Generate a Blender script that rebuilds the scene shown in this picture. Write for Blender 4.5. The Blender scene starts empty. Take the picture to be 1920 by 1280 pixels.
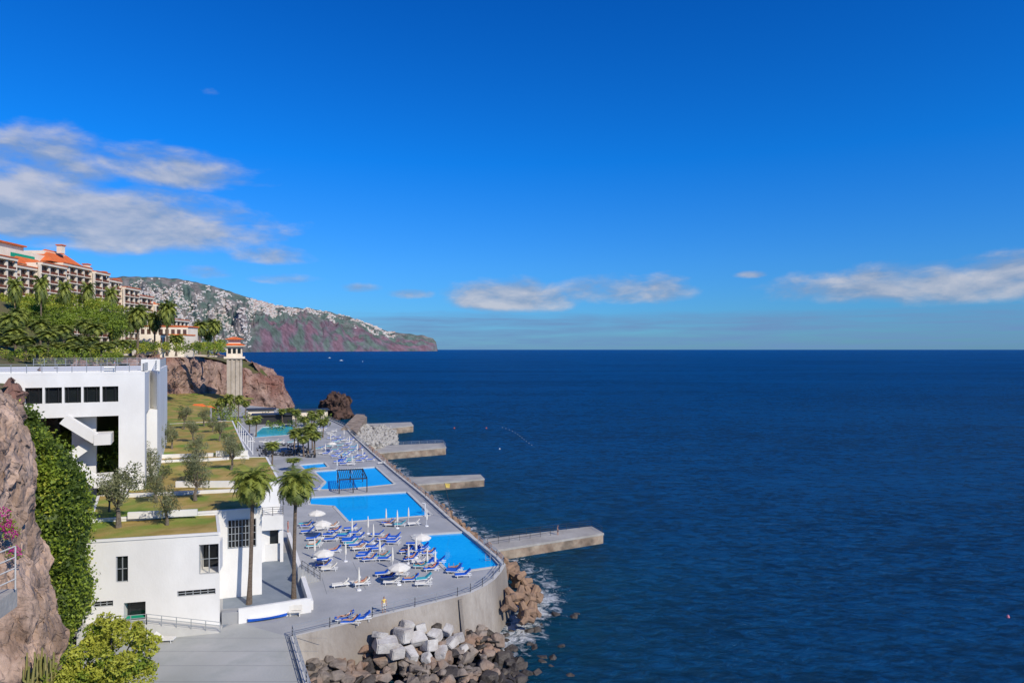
import bpy, bmesh, math, random
import numpy as np
from mathutils import Vector, Matrix, noise, geometry
R=random.Random(7)
HC=28.0; SEA=-6.0; F=1280.0
def W(px,py,z=0.0):
    d=(HC-z)*F/(py-655.0); return Vector(((px-960)/F*d,d,z))
def Q(px,py,d): return Vector(((px-960)/F*d,d,HC-(py-655.0)/F*d))
def lerp(a,b,t): return a+(b-a)*t
def tab(T,x):
    if x<=T[0][0]: return T[0][1]
    for (a,b),(c,d) in zip(T,T[1:]):
        if x<=c: return lerp(b,d,(x-a)/(c-a))
    return T[-1][1]
# ---------------- materials
def mat(name,c1,c2=None,scale=1.0,rough=0.8,bump=0.0,bscale=None,spec=0.3,c3=None,s3=0.1,lo=0.35,hi=0.65,stretch=None,metal=0.0,f3=0.6,trans=0.0,bd=0.3):
    m=bpy.data.materials.new(name); m.use_nodes=True; nt=m.node_tree; N=nt.nodes; L=nt.links
    b=N['Principled BSDF']; b.inputs['Roughness'].default_value=rough
    b.inputs['Specular IOR Level'].default_value=spec; b.inputs['Metallic'].default_value=metal
    b.inputs['Base Color'].default_value=(*c1,1)
    tc=N.new('ShaderNodeTexCoord'); vec=tc.outputs['Object']
    if stretch:
        mp=N.new('ShaderNodeMapping'); mp.inputs['Scale'].default_value=stretch; L.new(vec,mp.inputs['Vector']); vec=mp.outputs[0]
    out=None
    if c2:
        n=N.new('ShaderNodeTexNoise'); n.inputs['Scale'].default_value=scale; n.inputs['Detail'].default_value=6; n.inputs['Roughness'].default_value=0.65
        L.new(vec,n.inputs['Vector'])
        r=N.new('ShaderNodeValToRGB'); r.color_ramp.elements[0].position=lo; r.color_ramp.elements[1].position=hi
        r.color_ramp.elements[0].color=(*c1,1); r.color_ramp.elements[1].color=(*c2,1); L.new(n.outputs['Fac'],r.inputs[0]); out=r.outputs[0]
    if c3:
        n3=N.new('ShaderNodeTexNoise'); n3.inputs['Scale'].default_value=s3; n3.inputs['Detail'].default_value=5; L.new(vec,n3.inputs['Vector'])
        r3=N.new('ShaderNodeMapRange'); r3.inputs[1].default_value=0.45; r3.inputs[2].default_value=0.65; r3.inputs[4].default_value=f3; L.new(n3.outputs['Fac'],r3.inputs[0])
        mx=N.new('ShaderNodeMix'); mx.data_type='RGBA'; L.new(r3.outputs[0],mx.inputs[0]); L.new(out,mx.inputs[6]); mx.inputs[7].default_value=(*c3,1); out=mx.outputs[2]
    if out: L.new(out,b.inputs['Base Color'])
    if bump>0:
        nb=N.new('ShaderNodeTexNoise'); nb.inputs['Scale'].default_value=bscale or scale*3; nb.inputs['Detail'].default_value=8; L.new(vec,nb.inputs['Vector'])
        bp=N.new('ShaderNodeBump'); bp.inputs['Strength'].default_value=bump; bp.inputs['Distance'].default_value=bd; L.new(nb.outputs['Fac'],bp.inputs['Height']); L.new(bp.outputs[0],b.inputs['Normal'])
    if trans>0:
        tr=N.new('ShaderNodeBsdfTranslucent'); ms=N.new('ShaderNodeMixShader'); ms.inputs[0].default_value=trans
        if out: L.new(out,tr.inputs[0])
        else: tr.inputs[0].default_value=(*c1,1)
        o=N['Material Output']; L.new(b.outputs[0],ms.inputs[1]); L.new(tr.outputs[0],ms.inputs[2]); L.new(ms.outputs[0],o.inputs[0])
    return m
white=mat('white_render',(0.74,0.73,0.70),(0.66,0.65,0.62),0.35,0.75,0.05,6,c3=(0.57,0.55,0.51),s3=0.12,f3=0.4,stretch=(1,1,0.6))
hotelw=mat('hotel_render',(0.76,0.67,0.54),(0.66,0.56,0.44),0.2,0.8)
deckm=mat('deck_concrete',(0.31,0.315,0.315),(0.39,0.39,0.385),0.25,0.85,0.1,4,c3=(0.255,0.26,0.265),s3=0.09,f3=0.6)
plazam=mat('plaza_concrete',(0.34,0.35,0.325),(0.43,0.425,0.40),0.3,0.85,0.1,4,c3=(0.255,0.27,0.24),s3=0.15)
patiom=mat('patio_paving',(0.17,0.20,0.23),(0.22,0.25,0.28),0.5,0.7)
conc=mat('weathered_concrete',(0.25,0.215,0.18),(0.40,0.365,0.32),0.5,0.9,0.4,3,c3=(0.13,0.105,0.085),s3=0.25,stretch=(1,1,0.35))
pierm=mat('pier_concrete',(0.40,0.38,0.34),(0.29,0.27,0.24),0.3,0.9,0.3,2)
pierside=mat('pier_side_stone',(0.24,0.17,0.12),(0.38,0.31,0.23),0.5,0.9,0.5,1.5,c3=(0.06,0.05,0.04),s3=0.4)
lightc=mat('pale_concrete',(0.52,0.51,0.47),(0.44,0.43,0.40),0.4,0.85)
glass=mat('dark_glass',(0.012,0.015,0.017),None,1,0.08,spec=0.6)
hglass=mat('hotel_glass',(0.13,0.055,0.035),(0.05,0.03,0.025),0.3,0.3,spec=0.5)
dark=mat('dark_metal',(0.03,0.03,0.032),None,1,0.5)
railm=mat('rail_metal',(0.35,0.37,0.38),None,1,0.4,metal=0.3)
terra=mat('terracotta_tiles',(0.70,0.17,0.04),(0.52,0.11,0.03),0.6,0.8)
reddark=mat('balcony_brown',(0.22,0.07,0.035),(0.15,0.05,0.03),0.4,0.7)
grass=mat('lawn_grass',(0.27,0.20,0.045),(0.42,0.29,0.10),0.35,0.95,0.25,6,c3=(0.10,0.22,0.015),s3=0.18,f3=0.9)
rockm=mat('cliff_rock',(0.23,0.15,0.105),(0.48,0.345,0.265),0.45,0.95,0.9,1.2,c3=(0.12,0.085,0.065),s3=0.3,lo=0.33,hi=0.62,stretch=(1,1,0.6),bd=0.5)
redrock=mat('red_cliff_rock',(0.14,0.085,0.07),(0.36,0.25,0.20),0.22,0.95,1.0,0.5,c3=(0.18,0.06,0.038),s3=0.06,lo=0.36,hi=0.62,stretch=(1,1,0.5),bd=1.2)
lava=mat('lava_rock',(0.05,0.03,0.025),(0.12,0.07,0.05),0.3,0.95,1.0,0.6)
bould=mat('boulder_stone',(0.12,0.10,0.085),(0.27,0.225,0.185),0.5,0.9,0.7,2,c3=(0.30,0.17,0.10),s3=0.3,f3=0.6)
bouldd=mat('wet_stone',(0.035,0.03,0.028),(0.09,0.075,0.06),0.6,0.6,0.7,2)
bouldl=mat('pale_block_stone',(0.56,0.54,0.50),(0.38,0.355,0.33),0.7,0.9,0.5,2,c3=(0.25,0.2,0.16),s3=0.5,f3=0.4)
tetram=mat('tetrapod_concrete',(0.30,0.19,0.12),(0.19,0.125,0.085),0.5,0.9,0.4,3)
bark=mat('palm_bark',(0.24,0.18,0.13),(0.13,0.10,0.075),2,0.95,0.8,6,stretch=(1,1,4))
obark=mat('olive_bark',(0.18,0.15,0.115),(0.10,0.085,0.07),2,0.95,0.6,6)
def leafm(n,c): 
    return mat(n,c,tuple(x*1.35 for x in c),1.5,0.55,spec=0.3,trans=0.3)
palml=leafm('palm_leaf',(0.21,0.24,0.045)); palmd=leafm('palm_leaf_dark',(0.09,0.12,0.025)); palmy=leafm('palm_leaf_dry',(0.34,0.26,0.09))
olv=leafm('olive_leaf',(0.20,0.21,0.105)); olvd=leafm('olive_leaf_dark',(0.10,0.115,0.05))
hl=leafm('hedge_leaf',(0.17,0.23,0.024)); hd=leafm('hedge_leaf_dark',(0.06,0.095,0.014)); hy=leafm('hedge_leaf_yellow',(0.32,0.33,0.04))
pink=leafm('bougainvillea_bract',(0.45,0.04,0.22))
soil=mat('garden_soil',(0.12,0.09,0.05),(0.09,0.11,0.025),0.15,0.95,0.5,1)
cush=mat('blue_cushion',(0.012,0.11,0.55),(0.01,0.085,0.45),3,0.8)
cushw=mat('white_plastic',(0.72,0.72,0.71),None,1,0.4)
canv=mat('cream_canvas',(0.70,0.67,0.60),(0.62,0.59,0.52),3,0.85)
teal=mat('turquoise_fabric',(0.05,0.35,0.42),None,1,0.8)
skin=mat('skin',(0.45,0.24,0.15),None,1,0.6)
hairm=mat('hair',(0.03,0.02,0.015),None,1,0.6)
yel=mat('yellow_cloth',(0.70,0.50,0.12),None,1,0.8); navy=mat('navy_cloth',(0.02,0.03,0.08),None,1,0.8); redc=mat('red_cloth',(0.5,0.04,0.03),None,1,0.8); cyanc=mat('blue_cloth',(0.05,0.3,0.6),None,1,0.8)
orange=mat('orange_plastic',(0.8,0.12,0.02),None,1,0.5); green=mat('green_mat',(0.01,0.30,0.17),None,1,0.6)
def poolmat(name,c,c2):
    m=bpy.data.materials.new(name); m.use_nodes=True; nt=m.node_tree; N=nt.nodes; L=nt.links; b=N['Principled BSDF']
    b.inputs['Roughness'].default_value=0.06; b.inputs['IOR'].default_value=1.2
    tc=N.new('ShaderNodeTexCoord'); n=N.new('ShaderNodeTexNoise'); n.inputs['Scale'].default_value=1.6; n.inputs['Detail'].default_value=3; n.inputs['Distortion'].default_value=1.2
    L.new(tc.outputs['Object'],n.inputs['Vector'])
    n2=N.new('ShaderNodeTexNoise'); n2.inputs['Scale'].default_value=0.07; L.new(tc.outputs['Object'],n2.inputs['Vector'])
    ad=N.new('ShaderNodeMath'); ad.operation='ADD'; L.new(n.outputs['Fac'],ad.inputs[0]); L.new(n2.outputs['Fac'],ad.inputs[1])
    r=N.new('ShaderNodeMapRange'); r.inputs[1].default_value=0.7; r.inputs[2].default_value=1.3; L.new(ad.outputs[0],r.inputs[0])
    mx=N.new('ShaderNodeMix'); mx.data_type='RGBA'; mx.inputs[6].default_value=(*c,1); mx.inputs[7].default_value=(*c2,1); L.new(r.outputs[0],mx.inputs[0]); L.new(mx.outputs[2],b.inputs['Base Color'])
    bp=N.new('ShaderNodeBump'); bp.inputs['Strength'].default_value=0.08; bp.inputs['Distance'].default_value=0.1; L.new(n.outputs['Fac'],bp.inputs['Height']); L.new(bp.outputs[0],b.inputs['Normal'])
    return m
poolw=poolmat('pool_water',(0.0,0.29,0.68),(0.01,0.39,0.78)); poolt=poolmat('pool_water_turquoise',(0.02,0.42,0.52),(0.06,0.5,0.58))
# ---------------- mesh builder
class MB:
    def __init__(s): s.v=[];s.f=[];s.m=[]
    def add(s,vs,fs,mi=0):
        o=len(s.v); s.v.extend([tuple(v) for v in vs])
        for f in fs: s.f.append(tuple(i+o for i in f)); s.m.append(mi)
    def box(s,c,size,rz=0,mi=0,rot=None):
        M=rot if rot else Matrix.Rotation(rz,3,'Z'); c=Vector(c); x,y,z=size[0]/2,size[1]/2,size[2]/2
        vs=[c+M@Vector(p) for p in [(-x,-y,-z),(x,-y,-z),(x,y,-z),(-x,y,-z),(-x,-y,z),(x,-y,z),(x,y,z),(-x,y,z)]]
        s.add(vs,[(0,3,2,1),(4,5,6,7),(0,1,5,4),(1,2,6,5),(2,3,7,6),(3,0,4,7)],mi)
    def beam(s,p,q,w,h,mi=0):
        p=Vector(p);q=Vector(q); d=q-p; L=d.length
        if L<1e-6:return
        d/=L; up=Vector((0,0,1)) if abs(d.z)<0.95 else Vector((1,0,0))
        sx=d.cross(up).normalized(); sz=sx.cross(d)
        M=Matrix((d,sx,sz)).transposed(); s.box((p+q)/2,(L,w,h),rot=M,mi=mi)
    def tube(s,p,q,r0,r1,n=8,mi=0,cap=True):
        p=Vector(p);q=Vector(q); d=(q-p).normalized(); up=Vector((0,0,1)) if abs(d.z)<0.9 else Vector((1,0,0))
        a=d.cross(up).normalized(); b=a.cross(d)
        vs=[p+(a*math.cos(6.2832*i/n)+b*math.sin(6.2832*i/n))*r0 for i in range(n)]+[q+(a*math.cos(6.2832*i/n)+b*math.sin(6.2832*i/n))*r1 for i in range(n)]
        fs=[(i,(i+1)%n,n+(i+1)%n,n+i) for i in range(n)]
        if cap: fs+= [tuple(range(n))[::-1],tuple(range(n,2*n))]
        s.add(vs,fs,mi)
    def path(s,pts,rs,n=8,mi=0):
        for i in range(len(pts)-1): s.tube(pts[i],pts[i+1],rs[i],rs[i+1],n,mi)
    def prism(s,poly,z0,z1,mi=0,top=None,skip=(),cap=True):
        n=len(poly); P=[Vector((p[0],p[1],0)) for p in poly]
        vs=[(p.x,p.y,z0) for p in P]+[(p.x,p.y,z1) for p in P]
        for i in range(n):
            if i in skip: continue
            j=(i+1)%n; s.add([vs[i],vs[j],vs[n+j],vs[n+i]],[(0,1,2,3)],mi)
        if cap:
            tris=geometry.tessellate_polygon([P]); s.add([(p.x,p.y,z1) for p in P],[tuple(t) for t in tris],mi if top is None else top)
    def leaves(s,C,size,mi,rng,flat=0.5):
        n=len(C)
        a=rng.normal(size=(n,3)); a/=np.linalg.norm(a,axis=1)[:,None]; b=rng.normal(size=(n,3)); b=np.cross(a,b); b/=np.linalg.norm(b,axis=1)[:,None]
        sz=size*rng.uniform(0.6,1.3,size=(n,1)); a=a*sz; b=b*sz*flat
        V=np.stack([C-a,C-b,C+a,C+b],1).reshape(-1,3).tolist(); o=len(s.v); s.v.extend(V)
        s.f.extend([(o+4*i,o+4*i+1,o+4*i+2,o+4*i+3) for i in range(n)])
        s.m.extend([mi]*n if isinstance(mi,int) else list(mi))
    def obj(s,name,mats,smooth=False,parent=None,loc=None,recalc=False):
        me=bpy.data.meshes.new(name); me.from_pydata(s.v,[],s.f)
        for m in mats: me.materials.append(m)
        me.polygons.foreach_set('material_index',s.m)
        if smooth: me.polygons.foreach_set('use_smooth',[True]*len(s.f))
        me.update()
        o=bpy.data.objects.new(name,me); bpy.context.scene.collection.objects.link(o)
        if loc: o.location=loc
        if parent: o.parent=parent
        return o
def inst(name,me,loc,rz=0,sc=1.0,tilt=(0,0)):
    o=bpy.data.objects.new(name,me); bpy.context.scene.collection.objects.link(o); o.location=loc; o.rotation_euler=(tilt[0],tilt[1],rz); o.scale=(sc,sc,sc) if not isinstance(sc,tuple) else sc
    return o
def empty(name):
    e=bpy.data.objects.new(name,None); bpy.context.scene.collection.objects.link(e); return e
def cr(a,b,c,d,t): return 0.5*((2*b)+(c-a)*t+(2*a-5*b+4*c-d)*t*t+(3*b-a-3*c+d)*t*t*t)
def crline(P,n):
    out=[]; k=len(P)-1
    for i in range(n+1):
        u=i/n*k; j=min(int(u),k-1); t=u-j
        out.append(cr(P[max(j-1,0)],P[j],P[j+1],P[min(j+2,k)],t))
    return out
def surf(name,ctrl,nu,nv,amp,freq,mats,smooth=False,sharp=True,zs=1.0):
    A=[crline(r,nu) for r in ctrl]; cols=[crline([A[j][i] for j in range(len(A))],nv) for i in range(nu+1)]
    vs=[];fs=[];mb=MB()
    for i in range(nu+1):
        for j in range(nv+1):
            p=cols[i][j].copy(); q=p*freq; q.z*=zs; d=Vector((0,0,0)); a=amp
            for k in range(6):
                nv3=noise.noise_vector(q+Vector((k*7.1,3.3,1.7)))
                if sharp: nv3=Vector([abs(c)*2-0.5 for c in nv3]) if k>0 else nv3
                d+=nv3*a; q=q*2.05; a*=0.55
            vs.append(p+d)
    for i in range(nu):
        for j in range(nv):
            a=i*(nv+1)+j; fs.append((a,a+1,a+nv+2,a+nv+1))
    mb.add(vs,fs,0)
    o=mb.obj(name,mats,smooth); return o,vs
def clump(mb,c,rad,n,size,mi,rng,flat=0.5):
    C=rng.normal(size=(n,3)); C/=np.linalg.norm(C,axis=1)[:,None]; C*=rng.uniform(0.35,1.0,size=(n,1))**0.5; C=C*np.array(rad)+np.array(c)
    mb.leaves(C,size,mi,rng,flat)
RN=np.random.default_rng(5)
# ---------------- camera, light, sky
cam=bpy.data.cameras.new('camera'); co=bpy.data.objects.new('camera',cam); bpy.context.scene.collection.objects.link(co)
co.location=(0,0,HC); co.rotation_euler=(math.radians(90),0,0); cam.lens=24; cam.sensor_width=36; cam.shift_y=15/1920; cam.clip_start=0.5; cam.clip_end=250000
bpy.context.scene.camera=co
sc=bpy.context.scene; sc.view_settings.view_transform='Standard'; sc.view_settings.look='None'; sc.view_settings.exposure=0
SAZ=math.radians(136); SEL=math.radians(37)
ts=Vector((math.sin(SAZ)*math.cos(SEL),math.cos(SAZ)*math.cos(SEL),math.sin(SEL)))
sl=bpy.data.lights.new('sun','SUN'); sl.energy=4.7; sl.angle=math.radians(0.5); sl.color=(1,0.92,0.79)
so=bpy.data.objects.new('sun',sl); sc.collection.objects.link(so); so.rotation_euler=ts.to_track_quat('Z','Y').to_euler(); so.location=(60,-60,90)
w=bpy.data.worlds.new('World'); sc.world=w; w.use_nodes=True; nt=w.node_tree; N=nt.nodes; L=nt.links
bg=N['Background']; bg.inputs[1].default_value=0.1
sky=N.new('ShaderNodeTexSky'); sky.sky_type='NISHITA'; sky.sun_disc=False; sky.sun_elevation=SEL; sky.sun_rotation=SAZ; sky.air_density=1.0; sky.dust_density=0.3; sky.ozone_density=2.0
tc=N.new('ShaderNodeTexCoord'); sx=N.new('ShaderNodeSeparateXYZ'); L.new(tc.outputs['Generated'],sx.inputs[0])
def M(op,a,b=None,c=None,clampv=False):
    n=N.new('ShaderNodeMath'); n.operation=op; n.use_clamp=clampv
    for i,x in enumerate((a,b,c)):
        if x is None: continue
        if isinstance(x,(int,float)): n.inputs[i].default_value=x
        else: L.new(x,n.inputs[i])
    return n.outputs[0]
az=M('ARCTAN2',sx.outputs[0],sx.outputs[1]); el=M('ARCSINE',sx.outputs[2])
def noi(sxx,syy,det,off=0.0,dist=0.0,rough=0.6):
    cv=N.new('ShaderNodeCombineXYZ'); L.new(M('MULTIPLY',az,sxx),cv.inputs[0]); L.new(M('MULTIPLY_ADD',el,syy,off),cv.inputs[1]); cv.inputs[2].default_value=off if off>2 else 1.0
    n=N.new('ShaderNodeTexNoise'); n.inputs['Scale'].default_value=1; n.inputs['Detail'].default_value=det; n.inputs['Roughness'].default_value=rough; n.inputs['Distortion'].default_value=dist
    L.new(cv.outputs[0],n.inputs['Vector']); return n.outputs['Fac']
n1=noi(10,26,8,0.0,0.2,0.56); n2=noi(10,26,5,0.35,0.2,0.56); n3=noi(30,62,6,5.0,0.2); n4=noi(7,110,6,9.0,0.3,0.6)
def ang(px,py):
    a=math.atan((px-960)/F); return a,math.atan((655-py)/F*math.cos(a))
clouds=[(130,415,380,74,1.6),(0,325,280,100,1.25),(310,325,210,52,0.95),(-250,380,260,160,1.4),(520,482,100,28,0.85),(380,512,90,20,0.75),(960,560,120,38,1.3),(1170,550,170,38,1.0),(1730,540,290,50,1.3),(1880,515,180,42,1.2),(772,553,46,14,1.0),(670,542,55,14,0.65),(1405,516,40,11,0.7),(530,525,80,18,0.7),(2150,540,250,70,1.3),(390,172,30,20,0.35)]
mx=None
for (px,py,rx,ry,s) in clouds:
    a,e=ang(px,py); ca=math.cos(a); ra=rx/F*ca*ca; rb=ry/F*ca
    dx=M('MULTIPLY',M('SUBTRACT',az,a),1/ra); dy=M('MULTIPLY',M('SUBTRACT',el,e),1/rb)
    dy=M('MULTIPLY',dy,M('MULTIPLY_ADD',M('LESS_THAN',dy,0.0),0.6,1.0))
    q=M('SUBTRACT',s,M('ADD',M('MULTIPLY',dx,dx),M('MULTIPLY',dy,dy)))
    mx=q if mx is None else M('MAXIMUM',mx,q)
mx=M('MAXIMUM',mx,-1.5)
dens=M('ADD',mx,M('MULTIPLY',M('SUBTRACT',n1,0.5),3.0)); dens=M('ADD',dens,M('MULTIPLY',M('SUBTRACT',n3,0.5),0.8))
mr=N.new('ShaderNodeMapRange'); mr.interpolation_type='SMOOTHSTEP'; mr.inputs[1].default_value=-0.1; mr.inputs[2].default_value=1.25; mr.inputs[4].default_value=0.86; L.new(dens,mr.inputs[0])
top=M('MULTIPLY_ADD',M('SUBTRACT',n1,0.5),0.018,0.056)
bank=M('MULTIPLY',M('SUBTRACT',top,el),1/0.012,clampv=True)
azr=M('MULTIPLY',M('SUBTRACT',az,-0.30),1/0.15,clampv=True)
bank=M('MULTIPLY',M('MULTIPLY',bank,azr),M('MULTIPLY_ADD',M('SUBTRACT',n4,0.5),2.2,0.55,clampv=True))
lit=M('ADD',M('MULTIPLY',M('SUBTRACT',n1,n2),3.5),M('MULTIPLY',M('SUBTRACT',dens,0.9),0.15)); lit=M('ADD',lit,0.33,clampv=True)
cm=N.new('ShaderNodeMix'); cm.data_type='RGBA'; cm.inputs[6].default_value=(2.5,3.4,5.0,1); cm.inputs[7].default_value=(5.6,5.7,6.3,1); L.new(lit,cm.inputs[0])
rg=N.new('ShaderNodeValToRGB'); L.new(M('MULTIPLY',el,2.0,clampv=True),rg.inputs[0])
e0=rg.color_ramp.elements; e0[0].position=0; e0[0].color=(0.14,0.35,0.66,1); e0[1].position=1; e0[1].color=(0.010,0.31,0.86,1)
e1=e0.new(0.24); e1.color=(0.10,0.385,0.80,1); e2=e0.new(0.53); e2.color=(0.02,0.385,0.93,1)
mu=N.new('ShaderNodeMix'); mu.data_type='RGBA'; mu.blend_type='MULTIPLY'; mu.inputs[0].default_value=1; L.new(sky.outputs[0],mu.inputs[6]); L.new(rg.outputs[0],mu.inputs[7])
sc2=N.new('ShaderNodeVectorMath'); sc2.operation='SCALE'; sc2.inputs['Scale'].default_value=1.66; L.new(mu.outputs[2],sc2.inputs[0])
m1=N.new('ShaderNodeMix'); m1.data_type='RGBA'; L.new(bank,m1.inputs[0]); L.new(sc2.outputs[0],m1.inputs[6]); m1.inputs[7].default_value=(1.5,2.9,5.3,1)
m2=N.new('ShaderNodeMix'); m2.data_type='RGBA'; L.new(mr.outputs[0],m2.inputs[0]); L.new(m1.outputs[2],m2.inputs[6]); L.new(cm.outputs[2],m2.inputs[7])
L.new(m2.outputs[2],bg.inputs[0])
# ---------------- sea
shore=[W(a,b,SEA) for a,b in [(560,1330),(760,1300),(900,1262),(955,1200),(1012,1130),(1008,1080),(950,1035),(880,985),(830,945),(770,900),(720,860),(700,830),(740,812),(660,785),(560,766),(535,768)]]
def segd(p,a,b):
    ab=b-a; t=max(0,min(1,(p-a).dot(ab)/ab.length_squared)); return (p-(a+ab*t)).length
xs=[-90000,-20000,-6000,-2000,-800,-400,-220]+[-150+2.5*i for i in range(90)]+[90,130,220,400,800,2000,6000,20000,90000]
ys=[-300,-50,0,30]+[45+2.5*i for i in range(110)]+[330,360,400,450,520,650,900,1400,2500,5000,10000,20000,40000,110000]
vs=[(x,y,SEA) for y in ys for x in xs]; nx=len(xs)
fs=[(j*nx+i,j*nx+i+1,(j+1)*nx+i+1,(j+1)*nx+i) for j in range(len(ys)-1) for i in range(nx-1)]
seam=bpy.data.materials.new('sea_water'); seam.use_nodes=True; nt=seam.node_tree; N=nt.nodes; L=nt.links
for n in list(N):
    if n.type=='BSDF_PRINCIPLED': N.remove(n)
out=N['Material Output']
tcg=N.new('ShaderNodeTexCoord'); P=tcg.outputs['Object']
def nz(scale,det,st=(1,1,1),rough=0.55,dist=0.0,rot=0.0):
    mp=N.new('ShaderNodeMapping'); mp.inputs['Scale'].default_value=st; mp.inputs['Rotation'].default_value=(0,0,rot); L.new(P,mp.inputs[0])
    n=N.new('ShaderNodeTexNoise'); n.inputs['Scale'].default_value=scale; n.inputs['Detail'].default_value=det; n.inputs['Roughness'].default_value=rough; n.inputs['Distortion'].default_value=dist; L.new(mp.outputs[0],n.inputs['Vector']); return n.outputs['Fac']
wv=nz(0.42,9,(1,1.7,1),0.68,0.5,0.3); wl=nz(0.06,5,(1,2.0,1),0.55,0.3,0.2); wb=nz(0.005,5,(0.35,1.6,1),0.55)
hh=M('ADD',M('MULTIPLY',wv,1.1),M('MULTIPLY',wl,2.4))
bp=N.new('ShaderNodeBump'); bp.inputs['Strength'].default_value=1.0; bp.inputs['Distance'].default_value=2.2; L.new(hh,bp.inputs['Height'])
at=N.new('ShaderNodeAttribute'); at.attribute_name='shore'; sp=N.new('ShaderNodeSeparateColor'); L.new(at.outputs['Color'],sp.inputs[0])
cd=N.new('ShaderNodeMix'); cd.data_type='RGBA'; cd.inputs[6].default_value=(0.0002,0.016,0.060,1); cd.inputs[7].default_value=(0.001,0.062,0.20,1)
mxf=M('ADD',M('MULTIPLY',M('SUBTRACT',wb,0.5),1.5),M('ADD',M('MULTIPLY',M('SUBTRACT',wv,0.5),5.0),M('MULTIPLY',M('SUBTRACT',wl,0.5),1.2)))
L.new(M('ADD',mxf,0.5,clampv=True),cd.inputs[0])
ct=N.new('ShaderNodeMix'); ct.data_type='RGBA'; ct.inputs[7].default_value=(0.003,0.06,0.075,1); L.new(cd.outputs[2],ct.inputs[6]); L.new(M('MULTIPLY',sp.outputs[0],M('MULTIPLY_ADD',wl,0.8,0.3),clampv=True),ct.inputs[0])
fo=M('ADD',M('MULTIPLY',M('SUBTRACT',nz(0.5,8,(1,1,1),0.7,1.5),0.5),6.0),M('MULTIPLY_ADD',sp.outputs[1],3.2,-2.0),clampv=True)
cf=N.new('ShaderNodeMix'); cf.data_type='RGBA'; cf.inputs[7].default_value=(0.75,0.78,0.80,1); L.new(ct.outputs[2],cf.inputs[6]); L.new(fo,cf.inputs[0])
df=N.new('ShaderNodeBsdfDiffuse'); L.new(cf.outputs[2],df.inputs[0]); L.new(bp.outputs[0],df.inputs['Normal'])
gl=N.new('ShaderNodeBsdfGlossy'); gl.inputs['Roughness'].default_value=0.2; gl.inputs['Color'].default_value=(0.35,0.75,1,1); L.new(bp.outputs[0],gl.inputs['Normal'])
fr=N.new('ShaderNodeFresnel'); fr.inputs['IOR'].default_value=1.33; L.new(bp.outputs[0],fr.inputs['Normal'])
ms=N.new('ShaderNodeMixShader'); L.new(M('MULTIPLY',M('MINIMUM',fr.outputs[0],0.22),M('SUBTRACT',1.0,fo)),ms.inputs[0]); L.new(df.outputs[0],ms.inputs[1]); L.new(gl.outputs[0],ms.inputs[2]); L.new(ms.outputs[0],out.inputs[0])
mb=MB(); mb.add(vs,fs,0); sea=mb.obj('sea_water',[seam])
ca=sea.data.color_attributes.new('shore','FLOAT_COLOR','POINT'); arr=[]
for v in vs:
    p=Vector(v)
    if -160<p.x<90 and 30<p.y<420:
        dd=min(segd(p,a,b) for a,b in zip(shore,shore[1:])); arr+= [math.exp(-dd/16),math.exp(-dd/5.5)*(1.0 if p.y<100 else 0.78),0,1]
    else: arr+=[0,0,0,1]
ca.data.foreach_set('color',arr)
# ---------------- far headland
ridge=[(60,545),(120,530),(230,518),(290,519),(340,523),(400,536),(440,549),(480,562),(520,573),(570,578),(610,583),(650,592),(690,607),(730,622),(760,625),(790,628),(812,634),(818,641),(820,655)]
dct=[(60,6500),(460,8500),(600,11000),(820,14000)]
wdt=[(60,3500),(400,3000),(640,2200),(760,900),(820,200)]
def headpt(px,t):
    dc=tab(dct,px); d=dc+t*tab(wdt,px)
    zr=HC+(655-tab(ridge,px)+1.5*noise.noise(Vector((px*0.08,0,3))))/F*(dc+tab(wdt,px))
    k=max(0,min(1,(px-430)/80.0))
    cliffp=tab([(0,0),(0.06,0.16),(0.15,0.34),(0.3,0.52),(0.6,0.78),(1,1)],t); slope=t**0.95
    h=lerp(slope,cliffp,k); b_=math.sin(min(t,1)*math.pi)
    g=noise.fractal(Vector((px*0.022+t*0.8,t*2.2,1.2)),0.8,2.1,6)*0.16*b_+ noise.fractal(Vector((px*0.07+t*1.5,t*2.0,5.2)),0.8,2.1,5)*0.07*b_
    z=SEA-2+(zr-SEA)*max(0,h+g)
    return Vector(((px-960)/F*d,d,z))
nu,nv=640,90; vs=[];cols=[]
for i in range(nu+1):
    px=60+760.0*i/nu
    for j in range(nv+1):
        t=(j/nv)**1.3; p=headpt(px,t); vs.append(p)
        k=max(0,min(1,(px-440)/60.0)); n=noise.fractal(Vector((px*0.05,t*6,0)),0.8,2,5)
        cl=max(0,min(1,(0.50-t)*5+n*2.0))*k
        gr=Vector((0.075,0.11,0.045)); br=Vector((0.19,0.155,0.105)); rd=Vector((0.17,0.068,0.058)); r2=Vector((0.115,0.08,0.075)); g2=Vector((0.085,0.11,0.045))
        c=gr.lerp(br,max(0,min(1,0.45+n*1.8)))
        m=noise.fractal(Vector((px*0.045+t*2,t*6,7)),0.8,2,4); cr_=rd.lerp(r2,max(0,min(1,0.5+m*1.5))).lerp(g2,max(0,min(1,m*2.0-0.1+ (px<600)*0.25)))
        c=c.lerp(cr_,cl); c=c.lerp(Vector((0.12,0.17,0.27)),0.28); cols+=[c.x,c.y,c.z,1]  # bluish distance haze blended into the ground colour itself
    vs.append(vs[-1]+Vector((0,1500,-900))); cols+=[0.1,0.1,0.1,1]
fs=[(i*(nv+2)+j,(i+1)*(nv+2)+j,(i+1)*(nv+2)+j+1,i*(nv+2)+j+1) for i in range(nu) for j in range(nv+1)]
hm=bpy.data.materials.new('headland_ground'); hm.use_nodes=True; nt=hm.node_tree; b=nt.nodes['Principled BSDF']; b.inputs['Roughness'].default_value=1; b.inputs['Specular IOR Level'].default_value=0
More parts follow.
